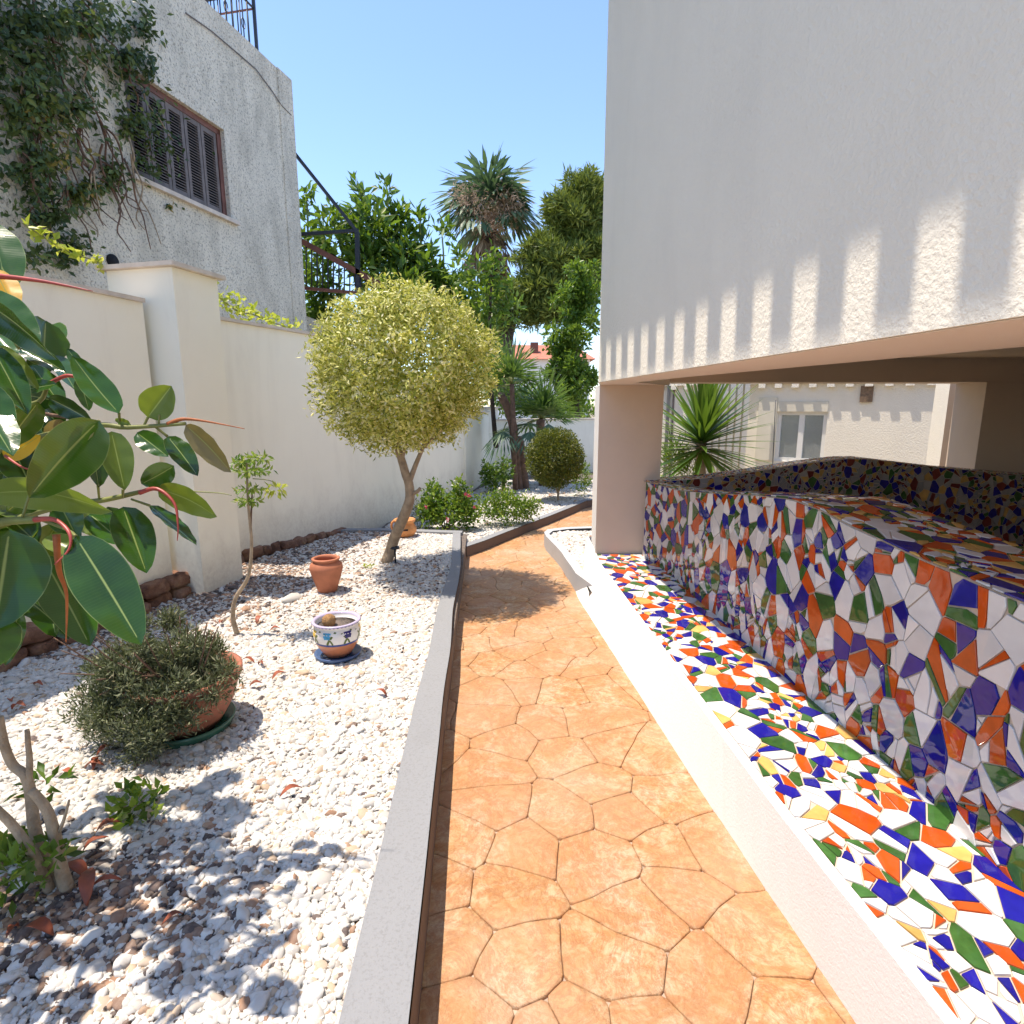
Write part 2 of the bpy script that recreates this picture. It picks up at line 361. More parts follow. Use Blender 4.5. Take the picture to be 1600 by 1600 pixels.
for s in seeds:
    poly = [(-.9, -.6), (1.6, -.6), (1.6, 11.5), (-.9, 11.5)]
    for q in seeds:
        dx, dy = q[0]-s[0], q[1]-s[1]
        if q is s or dx*dx+dy*dy > 1.2: continue
        l = math.hypot(dx, dy); poly = clip(poly, dx/l, dy/l, (q[0]*q[0]+q[1]*q[1]-s[0]*s[0]-s[1]*s[1])/(2*l))
    if len(poly) < 3: continue
    def wob(p, k=.022):
        v = noise.noise_vector(Vector((p[0]*6, p[1]*6, 3.))); return (p[0]+v.x*k, p[1]+v.y*k)
    a0 = inset(poly, .0011)
    if len(a0) < 3 or area(a0) < .003: continue
    a0 = rounded(subdiv(a0, .07), 1)
    cx = sum(p[0] for p in a0)/len(a0); cy = sum(p[1] for p in a0)/len(a0)
    r0 = [wob(p) for p in a0]; n = len(r0)
    def ring(k, z, rr=r0): return [(cx+(x-cx)*(1-k), cy+(y-cy)*(1-k), z+.0012*noise.noise(Vector((x*9, y*9, 0)))) for x, y in rr]
    vs = ring(-.002, -.013)+ring(.0, -.0038)+ring(.022, -.001)+ring(.10, 0)+[(cx, cy, .001)]
    fs = [(i+j*n, (i+1) % n+j*n, (i+1) % n+(j+1)*n, i+(j+1)*n) for j in range(3) for i in range(n)]+[(3*n+i, 3*n+(i+1) % n, 4*n) for i in range(n)]
    MB().add(vs, fs, True).build('paving_stone', M['paving'], path, (0, 0, 0))

# ------------------------------------------------------------------ planting beds, kerbs
BZ = .16
WALL0 = lambda y: -3.45+.226*y
bed = MB().prism([(-3.3, .2), (-.25, .2), (-.30, 2.0), (-.37, 3.5), (-.5, 6.25), (-1.6, 6.35), (-2.0, 6.35), (-2.6, 5.2)], 0, BZ-.015).build('planting_bed', M['soil']); tag(bed, kind='structure')
def bed_edge(y):
    pts = [(-.3, -.17), (1.06, -.233), (2.45, -.322), (3.07, -.352), (3.7, -.40), (4.77, -.44), (6.18, -.565)]
    for (a, xa), (b, xb) in zip(pts, pts[1:]):
        if a <= y <= b: return xa+(xb-xa)*(y-a)/(b-a)
def kerb_w(y):                       # wider close by
    return .175-.018*y if y < 5 else .085
kt = thing('kerb_wall', 'long low wavy grey kerb wall holding white gravel beside the path', 'kerb', (-.4, 3, 0))
ys = [i*.12-.1 for i in range(53)]
L_ = []; Rr = []
for y in ys:
    w = .006*noise.noise(Vector((0, y*1.7, 5))); Rr.append((bed_edge(min(max(y, -.3), 6.17))+w, y)); L_.append((Rr[-1][0]-kerb_w(y)-.01*noise.noise(Vector((4, y*1.3, 5))), y))
def strip_top(m, L_, R_, zt, zb, bt=.0):
    n = len(L_); vs = [(x, y, zt) for x, y in L_]+[(x, y, zt) for x, y in R_]+[(x, y, zb) for x, y in L_]+[(x, y, zb) for x, y in R_]
    fs = [(i, n+i, n+i+1, i+1) for i in range(n-1)]+[(i, i+1, 2*n+i+1, 2*n+i) for i in range(n-1)]+[(n-1, 2*n-1, 4*n-1, 3*n-1), (n, 0, 2*n, 3*n)]
    return m.add(vs, fs)
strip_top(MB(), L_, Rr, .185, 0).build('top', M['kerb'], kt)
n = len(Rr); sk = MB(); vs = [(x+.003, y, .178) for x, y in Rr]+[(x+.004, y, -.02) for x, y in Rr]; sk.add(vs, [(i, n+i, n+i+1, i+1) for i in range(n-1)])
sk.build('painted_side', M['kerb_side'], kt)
ke = MB().prism([(-.555, 6.17), (-.55, 6.28), (-1.5, 6.42), (-2.0, 6.4), (-2.0, 6.3), (-1.5, 6.32), (-.62, 6.17)], 0, .18).build('end_return', M['kerb'], kt)
# far kerb
fk = thing('kerb', 'thin dark sided kerb running diagonally along the far bed', 'kerb', (.2, 7, 0))
fpts = [PZ(729, 870), PZ(757, 860), PZ(785, 848), PZ(819, 834), PZ(860, 818), PZ(890, 805), PZ(917, 793)]
fpts = [(p.x, p.y) for p in fpts]+[(1.7, 9.1), (2.6, 9.3)]
inn = [(x-.06, y+.085) for x, y in fpts]
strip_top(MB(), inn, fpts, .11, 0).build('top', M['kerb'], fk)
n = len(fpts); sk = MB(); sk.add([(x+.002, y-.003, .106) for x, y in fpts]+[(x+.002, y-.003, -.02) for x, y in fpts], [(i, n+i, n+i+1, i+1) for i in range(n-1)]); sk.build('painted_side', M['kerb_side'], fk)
fb = MB().prism([(-.56, 6.1)]+[(x-.03, y+.05) for x, y in fpts]+[(3.2, 14), (-1, 13), (-1.6, 7.3), (-1.6, 6.35)], 0, .075).build('far_bed', M['soil']); tag(fb, kind='structure')
# right pebble bed
rk_px = [(914,968),(899,924),(892,912),(884,900),(877,888),(869,878),(860,868),(853,860)]
rk = [(.66, 4.25)]+[(p.x, p.y) for p in (PZ(u, v) for u, v in rk_px[1:])]+[(.36, 6.3), (.41, 6.45), (.60, 6.56), (.95, 6.62), (1.6, 6.65)]
rin = [(x+(.075 if i < 8 else .05), y-(.0 if i < 7 else .09)) for i, (x, y) in enumerate(rk)]
pk = thing('curved_kerb', 'grey kerb with a curved nose round the small pebble bed beside the pillar', 'kerb', (.5, 5.5, 0))
M['kerb_light'] = stucco('light_grey_kerb_paint', (.46, .47, .48), (.2, .18, .16), .2, 150, .6, .003, (3, 3, 3), .55, .85)
strip_top(MB(), rk, rin, .16, 0).build('top', M['kerb_light'], pk)
rb = MB().prism([(x+.03, y-.02) for x, y in rk]+[(1.6, 4.4), (.6, 4.3)], 0, .125).build('pebble_bed', M['soil']); tag(rb, kind='structure')

# ------------------------------------------------------------------ gravel: points with pebble instances
def pip(p, poly):
    c = False; j = len(poly)-1
    for i in range(len(poly)):
        if (poly[i][1] > p[1]) != (poly[j][1] > p[1]) and p[0] < (poly[j][0]-poly[i][0])*(p[1]-poly[i][1])/(poly[j][1]-poly[i][1])+poly[i][0]: c = not c
        j = i
    return c
def pip_np(X, Y, poly):
    c = np.zeros(len(X), bool); j = len(poly)-1
    for i in range(len(poly)):
        xi, yi = poly[i]; xj, yj = poly[j]
        if yi != yj:
            c ^= ((yi > Y) != (yj > Y)) & (X < (xj-xi)*(Y-yi)/(yj-yi)+xi)
        j = i
    return c
t = NT('pebble'); a = t.n('ShaderNodeAttribute', attribute_name='tone', attribute_type='INSTANCER')
c = t.ramp(a.outputs['Fac'], [(0, (.05, .04, .04)), (.07, (.13, .10, .09)), (.12, (.33, .19, .12)), (.2, (.50, .38, .27)), (.26, (.42, .40, .36)), (.5, (.52, .51, .475)), (1, (.64, .63, .60))])
c = t.mix(t.ramp(t.noise(60, 4), [(.45, 0.), (.7, .25)]), c, (.55, .45, .36))
M['pebble'] = t.fin(c, .75, None, .3)
def pebble_group():
    ng = bpy.data.node_groups.new('pebbles', 'GeometryNodeTree')
    ng.interface.new_socket('Geometry', in_out='INPUT', socket_type='NodeSocketGeometry'); ng.interface.new_socket('Geometry', in_out='OUTPUT', socket_type='NodeSocketGeometry')
    N = ng.nodes; Lk = ng.links; gi = N.new('NodeGroupInput'); go = N.new('NodeGroupOutput')
    jn = N.new('GeometryNodeJoinGeometry')
    for k in range(6):
        ico = N.new('GeometryNodeMeshIcoSphere'); ico.inputs['Radius'].default_value = 1; ico.inputs['Subdivisions'].default_value = 2
        nz = N.new('ShaderNodeTexNoise'); nz.noise_dimensions = '4D'; nz.inputs['W'].default_value = k*7.3; nz.inputs['Scale'].default_value = .9; nz.inputs['Detail'].default_value = 1.5
        sub = N.new('ShaderNodeVectorMath'); sub.operation = 'SUBTRACT'; sub.inputs[1].default_value = (.5, .5, .5)
        ml = N.new('ShaderNodeVectorMath'); ml.operation = 'SCALE'; ml.inputs['Scale'].default_value = 1.5
        sp = N.new('GeometryNodeSetPosition'); sm = N.new('GeometryNodeSetShadeSmooth'); gt = N.new('GeometryNodeGeometryToInstance'); mt = N.new('GeometryNodeSetMaterial'); mt.inputs['Material'].default_value = M['pebble']
        Lk.new(nz.outputs['Color'], sub.inputs[0]); Lk.new(sub.outputs[0], ml.inputs[0]); Lk.new(ico.outputs[0], sp.inputs['Geometry']); Lk.new(ml.outputs[0], sp.inputs['Offset'])
        Lk.new(sp.outputs[0], sm.inputs[0]); Lk.new(sm.outputs[0], mt.inputs[0]); Lk.new(mt.outputs[0], gt.inputs[0]); Lk.new(gt.outputs[0], jn.inputs[0])
    ip = N.new('GeometryNodeInstanceOnPoints'); ip.inputs['Pick Instance'].default_value = True
    def na(nm, ty):
        x = N.new('GeometryNodeInputNamedAttribute'); x.data_type = ty; x.inputs['Name'].default_value = nm; return x.outputs[0]
    e2r = N.new('FunctionNodeEulerToRotation')
    Lk.new(na('eul', 'FLOAT_VECTOR'), e2r.inputs[0]); Lk.new(e2r.outputs[0], ip.inputs['Rotation'])
    Lk.new(na('scl', 'FLOAT_VECTOR'), ip.inputs['Scale']); Lk.new(na('pick', 'INT'), ip.inputs['Instance Index'])
    Lk.new(gi.outputs[0], ip.inputs['Points']); Lk.new(jn.outputs[0], ip.inputs['Instance']); Lk.new(ip.outputs[0], go.inputs[0])
    return ng
PG = pebble_group()
def gravel(name, poly, z, dens, label, size=.0105, dark=None, layers=2):
    xs = [p[0] for p in poly]; yy = [p[1] for p in poly]; A = (max(xs)-min(xs))*(max(yy)-min(yy)); n = int(A*dens)
    X = np.random.uniform(min(xs), max(xs), n); Y = np.random.uniform(min(yy), max(yy), n); k = pip_np(X, Y, poly); X = X[k]; Y = Y[k]; n = len(X)
    lay = np.random.randint(0, layers, n)
    bumpz = np.array([noise.noise(Vector((x*2.2, y*2.2, 0)))*.010 for x, y in zip(X, Y)])
    Z = z-.010+lay*.0065+bumpz+np.random.uniform(-.002, .003, n)
    me = bpy.data.meshes.new(name); me.vertices.add(n); me.vertices.foreach_set('co', np.stack([X, Y, Z], 1).astype(np.float32).ravel())
    s = size*np.random.lognormal(-.04, .36, n); S = np.stack([s*np.random.uniform(1.05, 1.6, n), s*np.random.uniform(.8, 1.1, n), s*np.random.uniform(.5, .8, n)], 1)
    E_ = np.stack([np.random.normal(0, .35, n), np.random.normal(0, .35, n), np.random.uniform(0, 6.28, n)], 1)
    tone = np.random.rand(n)**.55*1.0
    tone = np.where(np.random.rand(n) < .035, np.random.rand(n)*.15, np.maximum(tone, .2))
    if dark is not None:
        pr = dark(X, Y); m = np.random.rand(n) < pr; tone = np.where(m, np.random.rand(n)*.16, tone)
    for nm, ty, dat in (('scl', 'FLOAT_VECTOR', S), ('eul', 'FLOAT_VECTOR', E_)):
        me.attributes.new(nm, ty, 'POINT').data.foreach_set('vector', dat.astype(np.float32).ravel())
    me.attributes.new('tone', 'FLOAT', 'POINT').data.foreach_set('value', tone.astype(np.float32))
    me.attributes.new('pick', 'INT', 'POINT').data.foreach_set('value', np.random.randint(0, 6, n).astype(np.int32))
    me.materials.append(M['pebble']); me.update(); o = link_mesh(name, me)
    md = o.modifiers.new('pebbles', 'NODES'); md.node_group = PG
    tag(o, label, None, None, 'stuff'); o['category'] = 'gravel'; return o
wall_in = [(WALL0(.25)+.02, .25), (-2.5, 4.2), (-2.4, 5.0), (-1.72, 6.35)]
gl_poly = [(L_[0][0]+.02, .3)]+[(x+.01, y) for x, y in L_[4:] if y < 6.2]+[(-.62, 6.2), (-1.6, 6.33), (-1.85, 6.33)]+wall_in[::-1][1:]
def dark_and_shade(X, Y):  # share of dark pebbles; the wall-side terms stand in for the wall's shadow
    w_ = X-(WALL0(Y)+np.maximum(Y-4.9, 0)*.25); wall_shade = np.exp(-(np.maximum(w_-.15, 0)/.55)**2)*.5*(Y > 3.0)
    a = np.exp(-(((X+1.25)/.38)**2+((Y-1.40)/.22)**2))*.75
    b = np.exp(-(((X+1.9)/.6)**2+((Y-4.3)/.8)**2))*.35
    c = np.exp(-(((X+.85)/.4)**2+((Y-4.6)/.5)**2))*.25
    return np.clip(a+b+c+wall_shade, 0, .8)
gravel('gravel', gl_poly, BZ, 14500, 'white pebble gravel covering the large bed beside the cream wall', .0088, dark_and_shade)
far_poly = [(-.56, 6.3), (-.52, 6.02)]+[(x-.05, y+.08) for x, y in fpts]+[(2.6, 11.5), (-.3, 11.5), (-.8, 9.2), (-1.5, 7.5), (-1.55, 6.5)]
gravel('gravel', far_poly, .085, 3800, 'white gravel in the far bed under the green shrubs', .0125, None, 1)
gravel('gravel', [(x+.04, y-.02) for x, y in rk[:9]]+[(.5, 6.45), (1.5, 6.5), (1.5, 5.4), (.70, 5.3), (.64, 4.5)], .135, 7500, 'white pebbles in the small curved bed beside the pillar', .011, None, 1)

# ------------------------------------------------------------------ cream boundary wall
bw = thing('boundary_wall', 'tall smooth cream boundary wall with capped pillars and rubble stone footing', 'wall', (-2.4, 4, 0))
def wall_seg(a, b, z0, z1, th=.2, name='wall_panel'):
    a, b = Vector((*a, 0)), Vector((*b, 0)); d = (b-a).normalized(); nn = Vector((-d.y, d.x, 0))
    m = MB(); c0 = a+nn*th; c1 = b+nn*th
    m.prism([(a.x, a.y), (b.x, b.y), (c1.x, c1.y), (c0.x, c0.y)], z0, z1).build(name, M['cream'], bw)
    a2, b2 = a-nn*.025, b-nn*.025; c0 = a+nn*(th+.03); c1 = b+nn*(th+.03)
    MB().prism([(a2.x, a2.y), (b2.x, b2.y), (c1.x, c1.y), (c0.x, c0.y)], z1+.001, z1+.028).build('coping', M['coping'], bw)
P0 = (WALL0(-.3), -.3); P1 = (WALL0(4.12), 4.12)
wall_seg(P0, P1, 0, 2.24)
wall_seg((-2.50, 4.98), (-1.93, 6.44), 0, 2.26); wall_seg((-1.93, 6.44), (-1.52, 7.4), 0, 2.26)
wall_seg((-1.52, 7.4), (-.82, 9.25), -.05, 1.95); wall_seg((-.76, 9.45), (-.47, 12.0), -.05, 1.42); wall_seg((-.47, 12.0), (3.2, 13.6), -.05, 1.25)
def pillar(a, ang, w, d, z1, name='pillar'):
    ca, sa = math.cos(ang), math.sin(ang); a = Vector((*a, 0)); X = Vector((ca, sa, 0)); Y = Vector((-sa, ca, 0))
    q = [a, a+X*w, a+X*w+Y*d, a+Y*d]
    p = MB().prism([(v.x, v.y) for v in q], 0, z1).build(name, M['cream'], bw)
    e = .045; q = [a-X*e-Y*e, a+X*(w+e)-Y*e, a+X*(w+e)+Y*(d+e), a-X*e+Y*(d+e)]
    MB().prism([(v.x, v.y) for v in q], z1+.001, z1+.03).build('cap', M['coping'], p)
p1 = PZ(320, 929, BZ); p2 = PZ(380, 904, BZ); ang = math.atan2(p2.y-p1.y, p2.x-p1.x)
pillar((p1.x, p1.y), ang, (p2-p1).length, .55, 2.475)
pillar((-.90, 9.18), 1.2, .32, .30, 2.05)
pillar((-.50, 11.9), .8, .3, .3, 1.5)
# grey corner bead strip against the pillar
a = PV(262, 500, -3.44, .226)
MB().bar((p1.x-.31, p1.y+.14, BZ), (p1.x-.31, p1.y+.14, 2.05), .07, .03, (1, 0, 0)).build('corner_bead', M['white_fine'], bw)
# rubble footing: one stone per object
def stones(a, b, h0, h1, out, n):
    a, b = Vector((*a, 0)), Vector((*b, 0)); d = b-a; L = d.length; d.normalize(); nn = Vector((d.y, -d.x, 0))
    for row in range(n):
        s = 0.
        while s < L:
            l = random.uniform(.10, .26); hh = (h0+(h1-h0)*s/L)/n; z = BZ-.03+row*hh; dp = out*random.uniform(.6, 1.1)*(1-.18*row)
            c = a+d*(s+l/2)+nn*(dp/2-.03)+Vector((0, 0, z+hh/2)); m = MB(); vs = []; fs = []
            hx, hy, hz = l/2-.006, dp/2+.03, hh/2-.004
            for i in range(5):
                for j in range(5):
                    for k in range(4):
                        if i in (0, 4) or j in (0, 4) or k in (0, 3): pass
            base = bpy.data.meshes.new('x') if False else None
            import itertools
            g = 4; idx = {}
            for face in range(6):
                ax = face//2; sg = 1 if face % 2 else -1
                for i, j in itertools.product(range(g), range(g)):
                    q = []
                    for (ii, jj) in ((i, j), (i+1, j), (i+1, j+1), (i, j+1)):
                        w = [0, 0, 0]; w[ax] = sg; w[(ax+1) % 3] = -1+2*ii/g; w[(ax+2) % 3] = -1+2*jj/g
                        key = tuple(round(x, 3) for x in w)
                        if key not in idx:
                            v = Vector(w); r = v.length; v = v*(1-.16*(max(0, r-1)/.73)**1.5)
                            pp = c+d*(v.x*hx)+nn*(v.y*hy)+Vector((0, 0, v.z*hz)); o = noise.noise_vector(pp*9)*.032+noise.noise_vector(pp*26)*.014
                            idx[key] = len(vs); vs.append(pp+o)
                        q.append(idx[key])
                    fs.append(tuple(q) if sg > 0 else tuple(q[::-1]))
            m.add(vs, fs, True).build('stone', M['rubble'], bw); s += l+.004
stones((WALL0(1.3), 1.3), (WALL0(4.05), 4.05), .22, .20, .12, 2)
stones((-2.52, 4.98), (-1.93, 6.4), .13, .06, .07, 1)

# ------------------------------------------------------------------ neighbouring house on the left
HX, HM = -5.6, .214
hd = Vector((HM, 1, 0)).normalized(); hn = Vector((hd.y, -hd.x, 0))       # hn points to the camera side
def HP(y, z, out=0.): return Vector((HX+HM*y, y, z))+hn*out
def hpx(u, v, out=0.): p = PV(u, v, HX+out, HM); return p
hs = thing('neighbour_house', 'tall old house with weathered white stucco, shuttered window and roof terrace', 'house', (-4, 7, 0))
ye = hpx(453, 125).y; zt = hpx(453, 125).z
w0 = hpx(203, 103); w1 = hpx(350, 203); w2 = hpx(362, 345)
wy0, wy1, wz1, wz0 = w0.y-.1, w1.y, w1.z, hpx(350, 338).z
def hquad(m, y0, y1, z0, z1, o0, o1):
    q = [HP(y0, z0, o0), HP(y1, z0, o0), HP(y1, z0, o1), HP(y0, z0, o1), HP(y0, z1, o0), HP(y1, z1, o0), HP(y1, z1, o1), HP(y0, z1, o1)]
    m.add(q, [(0, 3, 2, 1), (4, 5, 6, 7), (0, 1, 5, 4), (1, 2, 6, 5), (2, 3, 7, 6), (3, 0, 4, 7)]); return m
wl = MB(); T = -.25
hquad(wl, -1, wy0, -.05, zt, 0, T); hquad(wl, wy1, ye, -.05, zt, 0, T); hquad(wl, wy0, wy1, -.05, wz0, 0, T); hquad(wl, wy0, wy1, wz1, zt, 0, T)
hquad(wl, ye-.25, ye, -.05, zt, T-.002, -5); wl.build('wall', M['old_stucco'], hs)
hquad(MB(), -1, ye-.26, zt-.35, zt-.3, -.26, -5).build('terrace_floor', M['coping'], hs)
hquad(MB(), ye-.34, ye+.02, .2, zt+.004, .0, .018).build('corner_pilaster', M['old_stucco'], hs)
wf = MB()
for a in ((wy0, wy1, wz1-.07, wz1), (wy0, wy1, wz0, wz0+.05), (wy1-.07, wy1, wz0, wz1), (wy0, wy0+.07, wz0, wz1)): hquad(wf, *a, -.06, -.13)
win = wf.build('window_frame', M['frame_red'], hs)
hquad(MB(), wy0-.05, wy1+.10, wz0-.05, wz0-.002, .06, -.2).build('sill', M['coping'], win)
ns = 5; wd = (wy1-wy0-.14)/ns
for i in range(ns):
    a = wy0+.07+i*wd; b = a+wd-.012; sh = MB()
    hquad(sh, a, a+.045, wz0+.05, wz1-.07, -.07, -.11); hquad(sh, b-.045, b, wz0+.05, wz1-.07, -.07, -.11)
    hquad(sh, a+.045, b-.045, wz0+.05, wz0+.11, -.072, -.108); hquad(sh, a+.045, b-.045, wz1-.13, wz1-.07, -.072, -.108)
    s_ = sh.build('shutter', M['shutter'], hs); zz = wz0+.12; lm = MB()
    while zz < wz1-.14:
        q = [HP(a+.045, zz+.022, -.105), HP(b-.045, zz+.022, -.105), HP(b-.045, zz, -.072), HP(a+.045, zz, -.072)]; q2 = [p+Vector((0, 0, .007)) for p in q]
        lm.add(q+q2, [(0, 3, 2, 1), (4, 5, 6, 7), (0, 1, 5, 4), (1, 2, 6, 5), (2, 3, 7, 6), (3, 0, 4, 7)]); zz += .033
    lo = lm.build('louvre', M['shutter'], s_); lo['kind'] = 'stuff'
hquad(MB(), wy0, wy1, wz0, wz1, -.2, -.24).build('window_backing', M['hole'], hs)
c = hpx(175, 408); th = [c+hn*.012+hd*math.cos(k*.524)*.075+Vector((0, 0, math.sin(k*.524)*.075)) for k in range(12)]
MB().tube([c-hn*.01, c+hn*.02], .07, 14).build('drain_hole', M['hole'], hs)
cb = [hpx(u, v, .02) for u, v in ((290, 20), (330, 48), (370, 82), (400, 108), (425, 142), (440, 165), (455, 180))]
MB().tube(cb, .008, 5).build('wall_cable', M['shutter'], hs)
# roof railing
rr = thing('roof_railing', 'black iron railing along the edge of the roof terrace, against the sky', 'railing', (-3.6, 9, zt))
y0r, y1r = 7.0, ye-.35; zr = zt
def rl(y, z): return HP(y, z, -.3)
for z, nm, r_ in ((zr+1.02, 'top_rail', .028), (zr+.80, 'upper_rail', .014), (zr+.12, 'bottom_rail', .014)):
    MB().bar(rl(y0r, z), rl(y1r, z), r_*2, r_).build(nm, M['iron'], rr)
    MB().bar(rl(y1r, z), rl(y1r, z)-hn*3.5, r_*2, r_).build(nm, M['rust'] if nm == 'upper_rail' else M['iron'], rr)
for k in range(3): MB().bar(rl(y1r-k*1.4, zr-.3), rl(y1r-k*1.4, zr+1.04), .04, .04).build('post', M['iron'], rr)
yy = y0r
while yy < y1r-.05:
    MB().tube([rl(yy, zr-.2), rl(yy, zr+1.02)], .009, 5).build('baluster', M['iron'], rr)
    if int(yy*8) % 3 == 0: MB().tube([rl(yy, zr+.45)+Vector((0, 0, .07*math.sin(k))) +hd*.04*math.cos(k) for k in np.linspace(0, 6.2, 10)], .007, 4).build('scroll', M['iron'], rr)
    yy += .12
for k in range(1, 28): MB().tube([rl(y1r, zr-.2)-hn*.12*k, rl(y1r, zr+1.02)-hn*.12*k], .009, 5).build('baluster', M['iron'], rr)
# outside stair behind the house corner
st = thing('garden_stair', 'outside stair with red brown handrail and black balusters behind the house corner', 'stair', PY(500, 520, 10.6))
MB().prism([(-4.3, 10.4), (-2.6, 10.4), (-2.6, 10.7), (-4.3, 10.7)], 0, [3.35, 2.72, 2.72, 3.35]).build('stair_wall', M['old_stucco'], st)
def sy(u, v): return PY(u, v, 10.55)
MB().bar(sy(455, 368), sy(600, 448), .07, .09).build('handrail', M['rust'], st)
MB().bar(sy(462, 449), sy(560, 458), .05, .05).build('bottom_rail', M['rust'], st)
for k in range(13):
    u = 470+k*8.5; v0 = 368+(u-455)*.552; MB().tube([sy(u, v0), sy(u, 449+(u-462)*.09+3)], .012, 5).build('baluster', M['iron'], st)
MB().bar(sy(560, 455), sy(558, 362), .07, .07).build('post', M['iron'], st)
MB().bar(sy(440, 368), sy(560, 360), .05, .05).build('cross_bar', M['iron'], st)
MB().bar(PY(455, 233, 10.3), sy(558, 362), .05, .05).build('stay', M['iron'], st)

# ------------------------------------------------------------------ building on the right
rbd = thing('terrace_building', 'large white roughcast building raised on a pillar over the mosaic seat', 'building', (1, 3, 0))
A0 = (1.383, -2.5); A1 = (.633, 4.32); A2 = (.80, 5.35)
UZ = 1.72; TOPZ = 5.9
inner = [(2.55, -2.5), (1.83, .30), (1.47, 1.72), (1.037, 3.48), (.90, 4.30), (1.30, 4.86), (1.30, 5.35)]
MB().prism([A0, *inner, A2, A1], UZ, TOPZ).build('upper_wall', M['white_rough'], rbd)
MB().prism([(A0[0]+.012, -2.49), (2.54, -2.49), *inner[1:-1], (1.29, 5.34), (A2[0]+.01, 5.34), (A1[0]+.012, 4.31)], UZ-.003, UZ-.001).build('soffit', M['soffit'], rbd)
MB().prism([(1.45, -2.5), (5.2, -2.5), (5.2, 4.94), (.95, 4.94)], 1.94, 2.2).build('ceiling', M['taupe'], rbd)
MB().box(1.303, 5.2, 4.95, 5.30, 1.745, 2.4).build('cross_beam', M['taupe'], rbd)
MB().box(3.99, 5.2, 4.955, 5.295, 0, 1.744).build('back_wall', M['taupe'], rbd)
MB().box(1.45, 4.99, -2.5, -2.3, 0, 1.938).build('unseen_end_wall', M['taupe'], rbd)  # added unseen wall that keeps light out of the mosaic recess
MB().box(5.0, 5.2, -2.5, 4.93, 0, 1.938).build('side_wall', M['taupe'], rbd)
# pillar: white sunlit side, the front's shade put in as taupe
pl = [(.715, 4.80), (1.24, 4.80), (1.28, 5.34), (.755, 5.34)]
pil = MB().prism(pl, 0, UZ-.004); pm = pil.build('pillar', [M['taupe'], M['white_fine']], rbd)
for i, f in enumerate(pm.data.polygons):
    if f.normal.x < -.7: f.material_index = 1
# pergola roof above the picture: solid near the wall with projecting rafters
pg = thing('pergola_roof', 'white eaves slab with rafter ends above the building wall', 'roof', (.3, 3, 5.4))
wd_ = Vector((-.109, 1, 0)).normalized(); wo = Vector((-wd_.y, wd_.x, 0)); s_perp = .29*abs(wo.x)-(-.03)*(-wo.y) if False else (SUN_DIR/(-SUN_DIR.z)).dot(-wo)
RZ = 5.0; d1 = (RZ-1.961)*s_perp; d2 = (RZ-1.73)*s_perp
def wp(y, d): 
    x = A0[0]+(A1[0]-A0[0])*(y-A0[1])/(A1[1]-A0[1]); return (x+wo.x*d, y+wo.y*d)
sh_y = -(SUN_DIR/(-SUN_DIR.z)).dot(wd_)*(RZ-1.85)
yend = 4.285+sh_y
q = [wp(-2.5, .002), wp(yend, .002), wp(yend, d1), wp(-2.5, d1)]
MB().prism(q[::-1], RZ, RZ+.12).build('slab', M['white_rough'], pg)
k = -16
while k < 14:
    yc = 1.379+.1225+.245*k+sh_y
    if -2.4 < yc < yend-.03:
        a, b = yc-.061, yc+.061; MB().prism([wp(a, d1+.001), wp(a, d2), wp(b, d2), wp(b, d1+.001)], RZ, RZ+.10).build('rafter', M['white_rough'], pg)
    k += 1

# ------------------------------------------------------------------ plaster plinth between path and mosaic
pt = thing('plaster_plinth', 'low white roughcast plinth face along the path, below the mosaic seat', 'plinth', (.8, 2.5, 0))
bot = [(1.01, -.5), (.955, .3), (.878, 1.21), (.775, 2.06), (.66, 3.2), (.531, 4.5), (.528, 4.78), (.60, 5.0), (.70, 5.5)]
FZ = .30
topl = [(1.035, -.5), (.965, .3), (.905, 1.03), (.85, 1.66), (.77, 3.1), (.70, 4.52), (.714, 4.82), (.73, 5.5)]
def lerp_line(L, y):
    for (xa, ya), (xb, yb) in zip(L, L[1:]):
        if ya <= y <= yb: return xa+(xb-xa)*(y-ya)/(yb-ya)
    return L[0][0] if y < L[0][1] else L[-1][0]
m = MB(); YS = [-.5+i*.11 for i in range(55)]; n = len(YS); vs = []
for y in YS:
    xb = lerp_line(bot, y); xt = max(lerp_line(topl, y), xb+.016)
    w = .003*noise.noise(Vector((1, y*4, 0)))
    vs += [(xb+w, y, -.02), (xt-.014, y, FZ-.012), (xt-.004, y, FZ+.002), (xt+.012, y, FZ+.003)]
m.add(vs, [(i*4+k, (i+1)*4+k, (i+1)*4+k+1, i*4+k+1) for i in range(n-1) for k in range(3)])
m.add([vs[(n-1)*4], vs[(n-1)*4+1], vs[(n-1)*4+3], (1.2, YS[-1], FZ), (1.2, YS[-1], 0)], [(0, 1, 2, 3, 4)])
m.build('plinth_face', M['white_fine'], pt)

